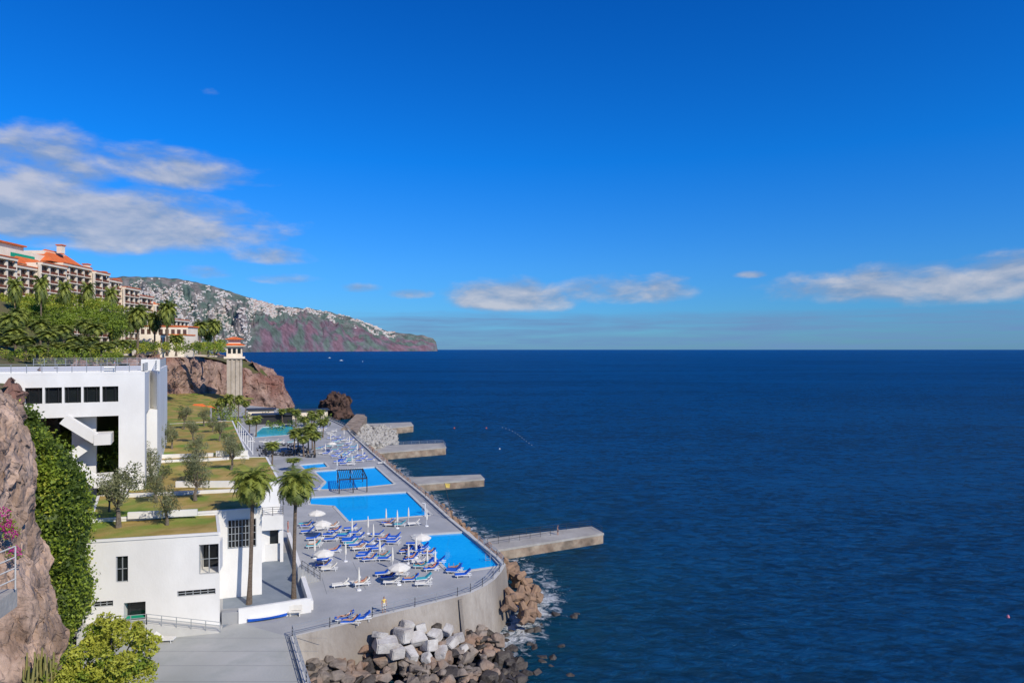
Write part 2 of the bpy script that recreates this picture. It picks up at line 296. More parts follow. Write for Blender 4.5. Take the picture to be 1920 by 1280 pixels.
at=nt.nodes.new('ShaderNodeAttribute'); at.attribute_name='hazed_tint'; tc=nt.nodes.new('ShaderNodeTexCoord'); nn=nt.nodes.new('ShaderNodeTexNoise'); nn.inputs['Scale'].default_value=0.008; nn.inputs['Detail'].default_value=8; nn.inputs['Roughness'].default_value=0.7
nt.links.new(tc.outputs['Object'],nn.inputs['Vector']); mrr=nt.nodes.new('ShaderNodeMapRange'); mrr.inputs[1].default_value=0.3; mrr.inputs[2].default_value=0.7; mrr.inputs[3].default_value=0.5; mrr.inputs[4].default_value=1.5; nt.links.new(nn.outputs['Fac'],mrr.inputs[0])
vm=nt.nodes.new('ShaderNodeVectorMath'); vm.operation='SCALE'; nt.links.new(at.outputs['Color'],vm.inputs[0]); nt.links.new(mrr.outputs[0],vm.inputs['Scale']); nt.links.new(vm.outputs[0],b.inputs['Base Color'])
mb=MB(); mb.add(vs,fs); ho=mb.obj('headland_hills',[hm],True); ca=ho.data.color_attributes.new('hazed_tint','FLOAT_COLOR','POINT'); ca.data.foreach_set('color',cols)
farw=mat('far_house_wall',(0.60,0.56,0.52)); farr=mat('far_house_roof',(0.42,0.22,0.15))
mb=MB()
for k in range(9000):
    px=R.uniform(225,740); t=R.uniform(0.02,0.97)
    if px>470: t=R.uniform(0.45,0.99)
    dn=noise.fractal(Vector((px*0.035,t*5,11)),0.9,2,3)*1.3+0.34-(0.35 if px>560 else 0)-(0.32 if t>0.75 and px<470 else 0)
    if R.random()>dn*1.3: continue
    p=headpt(px,t); s=R.uniform(8,22)*p.y/9500; h=R.uniform(6,13)*p.y/9500
    if R.random()<.04: s*=2.0; h*=1.6
    a=R.uniform(-0.3,0.3); mb.box(p+Vector((0,0,h/2-3)),(s*1.3,s,h+10),a,0)
    if R.random()<0.5: mb.box(p+Vector((0,0,h+3.5)),(s*1.4,s*1.1,3.0),a,1)
mb.obj('hillside_houses',[farw,farr])
# ---------------- cliff and upper terrain
path=[(-52,70),(-66,100),(-85,145),(-118,225),(-168,316),(-166,352),(-152,378),(-132,392),(-134,412),(-160,440),(-230,480),(-360,560)]
topz=[24.5,24.5,24.7,25.5,26,26,22,12,12,22,30,40]
ins=[2,2,3,4,5,6,9,12,12,12,12,12]
def hb(d): return tab([(60,26),(150,34),(200,45),(230,47),(380,34),(450,30),(600,70)],d)
def hrow(f,zf):
    out=[]
    for (x,y),tz,i_ in zip(path,topz,ins):
        out.append(Vector((x-i_*f,y+(i_*f*0.25 if y<400 else -i_*f*0.4),zf(tz,y))))
    return out
ctrl=[hrow(-0.15,lambda t,y:-8),hrow(0.0,lambda t,y:lerp(-8,t,0.3)),hrow(0.2,lambda t,y:lerp(-8,t,0.6)),hrow(0.4,lambda t,y:lerp(-8,t,0.88)),hrow(1.1,lambda t,y:t)]
surf('cliff_rock_face',ctrl,340,60,2.4,0.11,[redrock],zs=0.55)
def inl(dist,zf): return [Vector((x-i_*1.0-dist,y+(i_*0.25 if y<400 else -i_*0.4)+dist*0.1,zf(t,y))) for (x,y),t,i_ in zip(path,topz,ins)]
ctrl=[inl(-1,lambda t,y:t-0.6),inl(14,lambda t,y:t+0.3),inl(32,lambda t,y:max(t,lerp(t,hb(y),0.55))),inl(50,lambda t,y:max(t,hb(y)-1)),inl(120,lambda t,y:hb(y)+6),inl(400,lambda t,y:hb(y)+25)]
surf('plateau_ground',ctrl,110,40,0.5,0.05,[soil],smooth=True)
# near cliff on the left
ed=[(715,-25),(745,22),(765,40),(800,52),(860,66),(950,60),(1010,66),(1080,86),(1130,102),(1180,114),(1280,122),(1450,130)]
ctrl=[]
for y,e in ed:
    ctrl.append([Q(-420,y,36),Q(-150,y,41),Q(e-70,y,46),Q(e-22,y,50),Q(e-4,y,55),Q(e-40,y,64),Q(-120,y,76)])
surf('cliff_rock',ctrl,170,190,0.8,0.26,[rockm],zs=0.6)
# ivy
edr=[(772,58),(800,78),(830,104),(870,140),(900,162),(950,172),(1000,164),(1060,162),(1120,168),(1160,152),(1195,128),(1260,120)]
ctrl=[]
for y,e in edr:
    l=tab(ed,y); ctrl.append([Q(l-40,y,57.5),Q(lerp(l,e,0.3),y,57.5),Q(e-18,y,59),Q(e-4,y,62.5),Q(e-30,y,70)])
o,iv=surf('ivy_stems',ctrl,40,90,0.7,0.35,[hd]); 
mb=MB(); C=[]; mi=[]
for v in iv:
    nn_=noise.noise(v*0.55); ny=noise.noise(v*0.9+Vector((5,5,5)))
    for k in range(7):
        C.append((v.x+R.gauss(0,.32),v.y+R.gauss(0,.32)-0.1,v.z+R.gauss(0,.32))); mi.append(1 if nn_+R.gauss(0,.2)<-0.05 else (2 if ny>0.25 and R.random()<.4 else 0))
mb.leaves(np.array(C),0.15,mi,RN,0.6); io=mb.obj('climbing_ivy',[hl,hd,hy]); o.parent=io
mb=MB()
for (a,b_,n) in [(14,985,220),(20,1000,120),(6,962,100),(28,1035,100)]:
    c=Q(a,b_,45.5); clump(mb,c,(0.5,0.4,0.45),n,0.08,0,RN,0.7); clump(mb,c,(0.6,0.5,0.5),n//2,0.10,1,RN,0.6)
mb.obj('bougainvillea',[pink,hl])
# ---------------- deck
seaside=[W(a,b) for a,b in [(553,1196),(620,1181),(700,1161),(780,1142),(860,1122),(885,1114),(908,1103),(928,1089),(940,1075),(948,1061)]]+[W(a,b) for a,b in [(935,1047),(900,1018),(845,973),(800,932),(745,888),(700,850),(665,818),(648,800),(610,782),(560,770)]]
outer=[Vector((-10,42,0)),W(580,1282)]+seaside+[Vector((-135,345,0)),Vector((-150,300,0)),Vector((-100,170,0)),Vector((-60,80,0)),Vector((-55,42,0))]
poolA=[W(a,b) for a,b in [(775,1003),(873,997),(936,1060),(846,1073)]]
poolB=[W(a,b) for a,b in [(580,932),(762,922),(806,965),(655,977),(628,948),(583,945)]]
poolC=[W(a,b) for a,b in [(590,883),(703,875),(738,907),(640,917),(598,917),(612,903)]]
poolE=[W(a,b) for a,b in [(562,871),(607,867),(614,875),(572,879)]]
poolD=[W(a,b) for a,b in [(493,800),(545,797),(556,806),(540,815),(478,820),(480,811)]]
pools=[poolA,poolB,poolC,poolE,poolD]
mb=MB(); loops=[outer]+pools; flat=[p for l in loops for p in l]
tris=geometry.tessellate_polygon([[Vector((p.x,p.y,0)) for p in l] for l in loops])
mb.add([(p.x,p.y,0) for p in flat],[tuple(t) for t in tris],0)
mb.obj('pool_deck',[deckm])
mb=MB(); pl=[W(553,1196),W(580,1282),Vector((-10,42,0)),Vector((-54,42,0)),Vector((-50,60,0)),W(270,1196),W(415,1178),W(445,1166)]
mb.add([(p.x,p.y,0.004) for p in pl],[tuple(t) for t in geometry.tessellate_polygon([[Vector((p.x,p.y,0)) for p in pl]])],0); mb.obj('plaza_pavement',[plazam])
jm=mat('joint_line',(0.20,0.21,0.22),None,1,.9)
mb=MB(); ax=(W(800,932)-W(935,1047)).normalized(); pr_=Vector((-ax.y,ax.x,0))
for k in range(2,6):
    a=W(930,1085)+pr_*(2.2+k*4.4)+ax*2; mb.add([(q.x,q.y,0.006) for q in (a,a+pr_*.06,a+pr_*.06+ax*11,a+ax*11)],[(0,1,2,3)])
for k in range(8):
    a=Vector((-47,46+k*2.9,0)); b_=Vector((-18,46+k*2.9,0)); mb.add([(a.x,a.y,.009),(b_.x,b_.y,.009),(b_.x,b_.y+.05,.009),(a.x,a.y+.05,.009)],[(0,1,2,3)])
mb.obj('pavement_joints',[jm])
for i,pp in enumerate(pools):
    mb=MB(); n=len(pp)
    mb.add([(p.x,p.y,-0.16) for p in pp],[tuple(t) for t in geometry.tessellate_polygon([pp])],0)
    c=sum(pp,Vector())/n
    for k in range(n):
        a,b_=pp[k],pp[(k+1)%n]; mb.add([(a.x,a.y,0),(b_.x,b_.y,0),(b_.x,b_.y,-0.4),(a.x,a.y,-0.4)],[(0,1,2,3)],1)
        mid=(a+b_)/2; nrm=Vector(((b_-a).y,-(b_-a).x,0)).normalized()
        if (mid+nrm-c).length<(mid-c).length: nrm=-nrm
        mb.beam(a+nrm*0.27+Vector((0,0,0.03)),b_+nrm*0.27+Vector((0,0,0.03)),0.5,0.07,1)
    mb.obj('swimming_pool',[poolt if i==4 else poolw,lightc])
for (x,y) in [(915,1050),(846,1068),(795,958)]:
    mb=MB(); p=W(x,y)
    for s in(-.3,.3): mb.path([p+Vector((s,-.3,0)),p+Vector((s,-.3,.8)),p+Vector((s,.3,.8)),p+Vector((s,.5,-.3))],[.03]*4,6)
    for z in (-.1,.15): mb.beam(p+Vector((-.3,.42,z)),p+Vector((.3,.42,z)),.06,.03)
    mb.obj('pool_ladder',[railm])
mb=MB(); pp=[W(a,b) for a,b in [(418,1100),(492,1042),(541,1035),(583,1141),(440,1163),(418,1176)]]
mb.add([(p.x,p.y,0.008) for p in pp],[tuple(t) for t in geometry.tessellate_polygon([pp])],0); mb.obj('patio_pavement',[patiom])
def offs(poly,o):
    out=[]
    for i,p in enumerate(poly):
        a=poly[max(i-1,0)]; b=poly[min(i+1,len(poly)-1)]; d=(b-a).normalized(); out.append(p+Vector((d.y,-d.x,0))*o)
    return out
wl_=[Vector((-10,42,0)),W(580,1282)]+seaside
mb=MB(); o1=offs(wl_,0.02);o2=offs(wl_,1.0); oi=offs(wl_,-0.5)
for i in range(len(wl_)-1):
    n=max(1,int((wl_[i+1]-wl_[i]).length/2.5))
    for k in range(n):
        t0,t1=k/n,(k+1)/n; a=o1[i].lerp(o1[i+1],t0);b_=o1[i].lerp(o1[i+1],t1);c=o2[i].lerp(o2[i+1],t1);d=o2[i].lerp(o2[i+1],t0)
        mb.add([(d.x,d.y,-8),(c.x,c.y,-8),(b_.x,b_.y,0.25),(a.x,a.y,0.25)],[(0,1,2,3)],0)
    a,b_,c,d=o1[i],o1[i+1],oi[i+1],oi[i]
    mb.add([(a.x,a.y,0.25),(b_.x,b_.y,0.25),(c.x,c.y,0.25),(d.x,d.y,0.25),(c.x,c.y,-0.2),(d.x,d.y,-0.2)],[(0,1,2,3),(3,2,4,5)],1)
a=W(862,1122); mb.beam((a.x+0.05,a.y-0.1,0),(a.x+0.95,a.y-1.0,-7.9),.35,.3,0)
mb.obj('sea_wall',[conc,lightc])
def railing(name,pts,h=1.05,sp=1.6,bars=3,m=railm,r=0.03):
    mb=MB()
    for a,b_ in zip(pts,pts[1:]):
        n=max(1,int((b_-a).length/sp))
        for k in range(n+1):
            p=a.lerp(b_,k/n); mb.beam(p,p+Vector((0,0,h)),r*2,r*2)
        for k in range(bars):
            z=Vector((0,0,h*(k+1)/bars)); mb.beam(a+z,b_+z,r*1.6,r*1.6)
    return mb.obj(name,[m])
rl=offs(wl_,-0.25)
railing('seawall_railing',[p+Vector((0,0,0.25)) for p in rl[:14]],1.0,2.0,3)
railing('seawall_railing',[p+Vector((0,0,0.25)) for p in rl[14:]],1.0,3.0,2,r=0.04)
# piers
piers=[([(897,1011),(1108,986),(1131,999),(925,1031)],-4.2),([(770,894),(900,889),(908,897),(785,907)],-4.1),([(690,836),(830,830),(836,838),(700,849)],-3.6),([(690,794),(770,791),(775,797),(722,803)],-3.3)]
for i,(pp,z) in enumerate(piers):
    P4=[W(a,b,z) for a,b in pp]; P4[0]+=(P4[0]-P4[1])*0.08; P4[3]+=(P4[3]-P4[2])*0.08
    mb=MB(); mb.prism(P4,-9,z-0.35,1,1); c=sum(P4,Vector())/4
    mb.prism([c+(p-c)*1.012 for p in P4],z-0.35,z,0,0)
    mb.obj('pier',[pierm,pierside])
    if i in(0,2): railing('pier_railing',[P4[0].lerp(P4[3],.08),P4[1].lerp(P4[2],.08),P4[1].lerp(P4[2],.92)],1.1,2.5,3,dark if i==0 else railm,0.03)
    if i==0: railing('pier_railing',[P4[0].lerp(P4[3],.45)+Vector((2,0,0)),P4[0].lerp(P4[3],.45).lerp(P4[1].lerp(P4[2],.45),.6)],1.1,2.0,2,dark,0.03)
# ---------------- rocks
def hull(seed,n=16):
    r=random.Random(seed); bm=bmesh.new()
    for _ in range(n):
        v=Vector((r.uniform(-1,1),r.uniform(-1,1),r.uniform(-.8,.8))).normalized()*r.uniform(.85,1); bm.verts.new(v)
    bmesh.ops.convex_hull(bm,input=bm.verts)
    for v in list(bm.verts):
        if not v.link_faces: bm.verts.remove(v)
    bmesh.ops.bevel(bm,geom=list(bm.edges),offset=0.07,segments=1,affect='EDGES',clamp_overlap=True)
    bm.verts.index_update(); vs=[v.co.copy() for v in bm.verts]; fs=[tuple(v.index for v in f.verts) for f in bm.faces]; bm.free(); return vs,fs
H=[hull(i,14) for i in range(10)]
def blockhull(seed):
    r=random.Random(seed); bm=bmesh.new()
    for sx_ in(-1,1):
        for sy_ in(-1,1):
            for sz_ in(-1,1): bm.verts.new((sx_*r.uniform(.7,1),sy_*r.uniform(.7,1),sz_*r.uniform(.55,.95)))
    bmesh.ops.convex_hull(bm,input=bm.verts); bmesh.ops.bevel(bm,geom=list(bm.edges),offset=0.09,segments=2,affect='EDGES',clamp_overlap=True)
    bm.verts.index_update(); vs=[v.co.copy() for v in bm.verts]; fs=[tuple(v.index for v in f.verts) for f in bm.faces]; bm.free(); return vs,fs
HBk=[blockhull(i+50) for i in range(7)]
def rock(mb,T,c,s,mi,r=R):
    Mx=Matrix.Rotation(r.uniform(0,6.28),3,'Z')@Matrix.Rotation(r.uniform(-.6,.6),3,'X')@Matrix.Rotation(r.uniform(-.5,.5),3,'Y')
    S=Vector((s*r.uniform(.8,1.25),s*r.uniform(.7,1.1),s*r.uniform(.6,.95)))
    mb.add([Vector(c)+Mx@Vector((v.x*S.x,v.y*S.y,v.z*S.z)) for v in T[0]],T[1],mi)
a0=W(553,1196);a1=W(908,1103); nrm=Vector(((a1-a0).y,-(a1-a0).x,0)).normalized()
mb=MB()
for k in range(800):
    t=R.uniform(-0.25,1.0); o_=R.uniform(0.5,15)*(1 if t<.75 else 0.8)
    p=a0.lerp(a1,t)+nrm*o_; z=-2.8-0.27*o_-max(0,t-0.7)*5+R.uniform(-.5,.4)
    rock(mb,R.choice(H),(p.x,p.y,z),R.choice([R.uniform(0.35,.8),R.uniform(0.5,1.25)]),1 if (z<-5.2 or R.random()<.25) else 0)
mb.obj('boulder_pile',[bould,bouldd])
mb=MB()
for (a,b_,s) in [(724,1207,1.15),(757,1190,.95),(782,1197,1.0),(742,1222,.85),(790,1177,.8),(765,1172,.8),(805,1210,.9),(828,1222,.9),(815,1190,.85),(845,1205,.9),(840,1180,.7),(800,1235,.8),(860,1195,.7),(712,1190,.7),(770,1225,.8),(868,1215,.7)]:
    rock(mb,R.choice(HBk),Q(a,b_,tab([(700,69.5),(870,74)],a)-(b_-1190)*0.05),s*.95,0)
mb.obj('concrete_blocks',[bouldl])
mb=MB()
for k in range(40):
    c=W(R.choice([900,935,965,985,1000,1050,925])+R.gauss(0,25),R.uniform(1140,1275),SEA-0.2); rock(mb,R.choice(H),c,R.uniform(.3,1.0),0)
for k in range(25):
    c=W(R.uniform(850,980),R.uniform(1180,1290),SEA-0.1); rock(mb,R.choice(H),c,R.uniform(.5,1.1),0)
mb.obj('shore_rocks',[bouldd])
def tetra():
    m=MB()
    for d in [(0,0,1),(0.943,0,-0.333),(-0.471,0.816,-0.333),(-0.471,-0.816,-0.333)]:
        d=Vector(d); m.tube(d*0.05,d*0.95,0.42,0.27,8)
    return m.v,m.f
TT=tetra(); TV=[Vector(v) for v in TT[0]]
def addtet(mb,c,s):
    Mx=Matrix.Rotation(R.uniform(0,6.28),3,'Z')@Matrix.Rotation(R.uniform(0,3.1),3,'X'); mb.add([Vector(c)+Mx@(v*s) for v in TV],TT[1],0)
mb=MB()
for i in range(7,len(seaside)-4):
    a,b_=seaside[i],seaside[i+1]; L_=(b_-a).length; d=(b_-a)/L_; nr=Vector((d.y,-d.x,0)); n=int(L_*(1.5 if i<12 else 1.3))+1
    for k in range(n):
        o_=R.uniform(0.8,4.8 if i<10 else 6.0); p=a+d*R.uniform(0,L_)+nr*o_; zt=(-1.3 if i<10 else -0.7)-o_*0.8
        addtet(mb,(p.x,p.y,zt+R.uniform(-.5,.3)),R.uniform(1.1,1.5))
mb.obj('tetrapod_breakwater',[tetram])
mb=MB()
for k in range(220):
    px=R.uniform(672,742); py=R.uniform(800,836); zz=tab([(672,-0.5),(742,-5)],px); p=W(px,py,zz); addtet(mb,p,R.uniform(1.3,1.8))
mb.obj('tetrapod_mound',[pierm])
mb=MB(); mb.prism([W(640,806),W(668,778),W(684,779),W(666,806)],-7,0.5,0); mb.prism([W(660,806,1),W(682,779,1),W(688,782,1),W(668,812,1)],-7,1.2,0); mb.obj('stone_ramp',[pierside])
# lava stack
ctrl=[]
prof=[(790,598,668),(777,600,664),(764,605,654),(753,608,650),(747,618,642)]
for y,l,r_ in prof: ctrl.append([Q(l,y,345),Q(lerp(l,r_,.2),y,333),Q(lerp(l,r_,.5),y,328),Q(lerp(l,r_,.8),y,333),Q(r_,y,345),Q((l+r_)/2,y,358),Q(l,y,345)])
ctrl.append([Q(630,744,342)]*7)
surf('sea_stack_rock',ctrl,80,44,3.6,0.12,[lava])
# ---------------- white building with grass roof
def poly(l,z): return [W(a,b,z) for a,b in l]
def wallop(mb,A,B,z0,z1,ops,dep=0.35,mi=0,gi=1):
    A=Vector((A.x,A.y,0));B=Vector((B.x,B.y,0)); Ln=(B-A).length; d=(B-A)/Ln; nr=Vector((-d.y,d.x,0))
    if nr.y<0: nr=-nr
    S=sorted(set([0,Ln]+[o[0] for o in ops]+[o[1] for o in ops])); Z=sorted(set([z0,z1]+[o[2] for o in ops]+[o[3] for o in ops]))
    pt=lambda s,z,k=0:(A+d*s+nr*k)+Vector((0,0,z))
    for s0,s1 in zip(S,S[1:]):
        for a,b_ in zip(Z,Z[1:]):
            if any(o[0]-1e-4<=s0 and s1<=o[1]+1e-4 and o[2]-1e-4<=a and b_<=o[3]+1e-4 for o in ops): continue
            mb.add([pt(s0,a),pt(s1,a),pt(s1,b_),pt(s0,b_)],[(0,1,2,3)],mi)
    for o in ops:
        s0,s1,a,b_=o[:4]; g=o[4] if len(o)>4 else gi; dp=o[5] if len(o)>5 else dep
        q=[(s0,a),(s1,a),(s1,b_),(s0,b_)]
        for k in range(4):
            u,v=q[k],q[(k+1)%4]; mb.add([pt(*u),pt(*v),pt(*v,dp),pt(*u,dp)],[(0,1,2,3)],mi)
        mb.add([pt(s0,a,dp),pt(s1,a,dp),pt(s1,b_,dp),pt(s0,b_,dp)],[(0,1,2,3)],g)
def onw(A,B,px,py):
    k=(px-960)/F
    t=(k*A.y-A.x)/((B.x-A.x)-k*(B.y-A.y)); p=A+(B-A)*t; return t*(Vector((B.x-A.x,B.y-A.y)).length), HC-(py-655)/F*p.y
def opn(A,B,x0,y0,x1,y1,*ex):
    s0,za=onw(A,B,x0,y0); s1,zb=onw(A,B,x1,y0); _,zc=onw(A,B,x0,y1); return (s0,s1,zc,za)+ex
bld=empty('white_clubhouse')
T1=poly([(155,1016),(412,1000),(408,966),(170,976)],9.4); T2=poly([(168,976),(491,953),(458,917),(183,931)],9.8)
T3=poly([(232,928),(440,919),(525,903),(500,857),(280,864)],10.15); T4=poly([(283,866),(467,857),(436,789),(300,796)],10.5)
mb=MB(); mb.prism(T1,-1,9.4,0,cap=False,skip=(0,)); A,B=T1[0],T1[1]
wallop(mb,A,B,-0.5,9.4,[opn(A,B,217,1043,240,1092),opn(A,B,373,1021,410,1077,1,2.5),opn(A,B,332,1108,404,1119),opn(A,B,174,1128,212,1139),opn(A,B,232,1130,273,1168,1,1.2)])
mb.prism(T2,-1,9.8,0,cap=False,skip=(0,)); A2,B2=T2[0],T2[1]
wallop(mb,A2,B2,-0.5,9.8,[opn(A2,B2,428,975,480,1027,1,0.3)])
mb.prism(T3,-1,10.15,0,cap=False); mb.prism(T4,-1,10.5,0,cap=False)
for T,z in ((T1,9.4),(T2,9.8),(T3,10.15),(T4,10.5)):
    n=len(T)
    for k in range(n):
        a,b_=T[k],T[(k+1)%n]; c=sum(T,Vector())/n; mb.beam(a.lerp(c,0.012)+Vector((0,0,0.04)),b_.lerp(c,0.012)+Vector((0,0,0.04)),0.3,0.22+0.01*k,0)
mb.obj('walls',[white,glass],parent=bld)
mb=MB()
for (x0,y0,x1,y1,n) in [(217,1043,240,1092,2),(332,1108,404,1119,5),(174,1128,212,1139,3),(373,1021,410,1077,2)]:
    s0,s1,zb,zt=opn(A,B,x0,y0,x1,y1); dirn=Vector((B.x-A.x,B.y-A.y,0)).normalized(); base=Vector((A.x,A.y,0)); nb=Vector((-dirn.y,dirn.x,0))*0.22
    for k in range(n+1):
        p=base+dirn*lerp(s0+.04,s1-.04,k/n)+nb; mb.beam(p+Vector((0,0,zb)),p+Vector((0,0,zt)),0.08,0.08)
    for z in (zb+.04,zt-.04,(zb+zt)/2): mb.beam(base+dirn*s0+nb+Vector((0,0,z)),base+dirn*s1+nb+Vector((0,0,z)),0.06,0.06)
s0,s1,zb,zt=opn(A2,B2,428,975,480,1027); dirn=Vector((B2.x-A2.x,B2.y-A2.y,0)).normalized(); base=Vector((A2.x,A2.y,0)); nb=Vector((-dirn.y,dirn.x,0))*-0.05
for k in range(9):
    p=base+dirn*lerp(s0,s1,k/8)+nb; mb.beam(p+Vector((0,0,zb)),p+Vector((0,0,zt)),0.07,0.07)
for k in range(5):
    z=lerp(zb,zt,k/4); mb.beam(base+dirn*s0+nb+Vector((0,0,z)),base+dirn*s1+nb+Vector((0,0,z)),0.06,0.06)
mb.obj('window_frames',[railm],parent=bld)
for T,z in ((T1,9.4),(T2,9.8),(T3,10.15),(T4,10.5)):
    mb=MB(); c=sum(T,Vector())/4; q=[c+(p-c)*0.985 for p in T]; g_=14
    if len(T)==5: q=[q[0],q[2],q[3],q[4]]
    grid=[[q[0].lerp(q[1],i/g_).lerp(q[3].lerp(q[2],i/g_),j/g_) for j in range(g_+1)] for i in range(g_+1)]
    vs_=[(p.x,p.y,z+0.12+0.25*noise.noise(Vector((p.x*.25,p.y*.25,0)))*(0<i<g_)*(0<j<g_)) for i,r0 in enumerate(grid) for j,p in enumerate(r0)]
    mb.add(vs_,[(i*(g_+1)+j,(i+1)*(g_+1)+j,(i+1)*(g_+1)+j+1,i*(g_+1)+j+1) for i in range(g_) for j in range(g_)],0)
    if len(T)==5: t3=[c0+(p0-c0)*.99 for c0 in [sum(T,Vector())/5] for p0 in T]; mb.add([(p.x,p.y,z+.06) for p in t3],[(0,1,2,3,4)],0)
    mb.obj('lawn_roof',[grass],smooth=True,parent=bld)
mb=MB()
for (a,b_,z,h) in [((330,915),(440,914),10.15,.9),((240,972),(370,966),9.8,.7),((300,860),(400,857),10.5,.7),((405,857),(465,855),10.5,1.0)]:
    p,q=W(a[0],a[1],z),W(b_[0],b_[1],z); mb.beam(p+Vector((0,0,h/2)),q+Vector((0,0,h/2)),.3,h)
mb.obj('lawn_wall',[white])
mb=MB(); an=[Vector((-33.9,89,0)),Vector((-30.2,90,0)),Vector((-33.2,99,0)),Vector((-37,98,0))]
mb.prism(an,4.3,6.2,0); an2=[an[0].lerp(an[2],.12),an[1].lerp(an[3],.15),an[2].lerp(an[0],.06),an[3]]
mb.prism(an2,-0.2,4.3,1,cap=False)
for p in (an[0],an[1],an[2]): q=p.lerp(sum(an,Vector())/4,.08); mb.box((q.x,q.y,2.1),(.4,.4,4.3),0.3,0)
mb.box((-31.6,90.6,1.1),(2.2,.2,2.3),0.27,0)
mb.obj('annex',[white,glass],parent=bld)
r_=railing('annex_railing',[p+Vector((0,0,6.2)) for p in (an[0],an[1],an[2])],1.1,1,4,dark,0.03); r_.parent=bld
mb=MB()
def lowwall(mb,pts,h,t=0.35,mi=0,z=0):
    for a,b_ in zip(pts,pts[1:]): mb.beam(Vector((a.x,a.y,z+h/2)),Vector((b_.x,b_.y,z+h/2)),t,h,mi)
lowwall(mb,[W(447,1168),W(583,1146)],1.5); lowwall(mb,[W(541,1010),W(560,1070),W(583,1143)],1.0,0.5)
mb.obj('patio_wall',[white])
mb=MB()
for k in range(7): p=W(600,1082).lerp(W(566,1090),k/6); mb.box((p.x,p.y,0.1+0.16*k/1),(0.4,2.6,0.2+0.32*k),0.1)
for k in range(6): p=W(432,1168).lerp(W(432,1140),k/6); mb.box((p.x,p.y,0.6-0.1*k),(1.6,0.35,1.2-0.2*k),0.2)
mb.obj('stairs',[deckm])
railing('stair_railing',[W(600,1088),W(566,1096)+Vector((0,0,1.9))],1.0,.8,2,dark,.03)
mb=MB()
d_=Vector((B.x-A.x,B.y-A.y,0)).normalized(); nn2=Vector((d_.y,-d_.x,0)); b0=Vector((A.x,A.y,0))
vs_=[b0+nn2*.02,b0+nn2*1.6,b0+d_*6+nn2*1.6,b0+d_*6+nn2*.02,b0+d_*12.6+nn2*1.6,b0+d_*12.6+nn2*.02]
z_=[1.5,1.5,1.5,1.5,0.05,0.05]
tp=[Vector((v.x,v.y,z)) for v,z in zip(vs_,z_)]; mb.add(tp,[(0,1,2,3),(3,2,4,5)],0)
mb.add([tp[1],tp[2],Vector((tp[2].x,tp[2].y,0)),Vector((tp[1].x,tp[1].y,0))],[(0,1,2,3)],0); mb.add([tp[2],tp[4],Vector((tp[4].x,tp[4].y,0)),Vector((tp[2].x,tp[2].y,0))],[(0,1,2,3)],0)
mb.obj('access_ramp',[lightc]); railing('ramp_railing',[tp[1].lerp(tp[2],.3),tp[2],tp[4]],1.0,1.3,3,railm,0.03)
mb=MB(); s0,s1,zb,zt=opn(A,B,233,1150,272,1168); p=b0+d_*((s0+s1)/2)-nn2*0.6; mb.box((p.x,p.y,1.56),(s1-s0-.1,1.0,.06),math.atan2(d_.y,d_.x)); mb.obj('door_mat',[green])
mb=MB(); pts=[W(446,815,6),W(474,852,6)]
for k in range(8): p=pts[0].lerp(pts[1],k/7); mb.beam(p,p+Vector((0,0,3.4)),.12,.12,0)
for z in (0.2,3.4): mb.beam(pts[0]+Vector((0,0,z)),pts[1]+Vector((0,0,z)),.2,.2,0)
mb.obj('glass_screen',[white])
# ---------------- lift bridge building
br=empty('white_lift_building'); O=Vector((-46.8,87,0)); U=Vector((-0.906,-0.423,0)); V=Vector((-0.42,0.907,0))
def bx(mb,u0,u1,v0,v1,z0,z1,mi=0):
    pq=[O+U*u0+V*v0,O+U*u1+V*v0,O+U*u1+V*v1,O+U*u0+V*v1]; mb.prism(pq,z0,z1,mi); mb.add([(q.x,q.y,z0) for q in pq],[(0,1,2,3)],mi)
mb=MB(); bx(mb,0,2.9,0,3.5,8,19.7)
fa=O+U*32; fb=O.copy(); ops=[]
s0,_=onw(fa,fb,6,740); s1,_=onw(fa,fb,224,740); n=6
for k in range(-4,n):
    w_=(s1-s0)/n; ops.append((s0+w_*k+.12,s0+w_*(k+1)-.12,21.45,23.4))
wallop(mb,fa,fb,19.7,25.0,ops,0.5)
p=[O,O+U*32,O+U*32+V*12,O+V*12]
mb.prism(p,19.7,25.0,0,cap=False,skip=(0,)); mb.add([(q.x,q.y,19.7) for q in p],[(0,1,2,3)],0)
bx(mb,-1.0,2.2,9,46,9,19.6); p2=[O-U*1.0+V*9,O-U*1.0+V*46,O+U*30+V*46,O+U*30+V*12.02,O+U*-0.02+V*12.02]; mb.prism(p2,19.62,25.02,0)
mb.prism([O+U*.3+V*.3,O+U*31.7+V*.3,O+U*31.7+V*11.99,O+U*.3+V*11.99],24.7,24.8,2)
mb.beam(O+V*.15+Vector((0,0,25.05)),O+U*32+V*.15+Vector((0,0,25.05)),0.32,0.25,0)
bx(mb,-1.2,1.2,12,14.2,24.9,26.6); bx(mb,3.4,4.6,1.0,2.2,24.8,25.9)
mb.obj('walls',[white,glass,lightc],parent=br)
mb=MB()
for k in range(-4,n+1): 
    w_=(s1-s0)/n; dd=(fb-fa).normalized(); q=fa+dd*(s0+w_*k)+V*.2
    for e in (-.5,.5): mb.beam(q+dd*w_*.5*e+Vector((0,0,21.45)),q+dd*w_*.5*e+Vector((0,0,23.4)),.06,.06)
mb.obj('window_frames',[dark],parent=br)
mb=MB(); sr,slft=4.0,8.6; VO=-2.2
zl=[19.4,16.8,14.2,11.6,9.2]
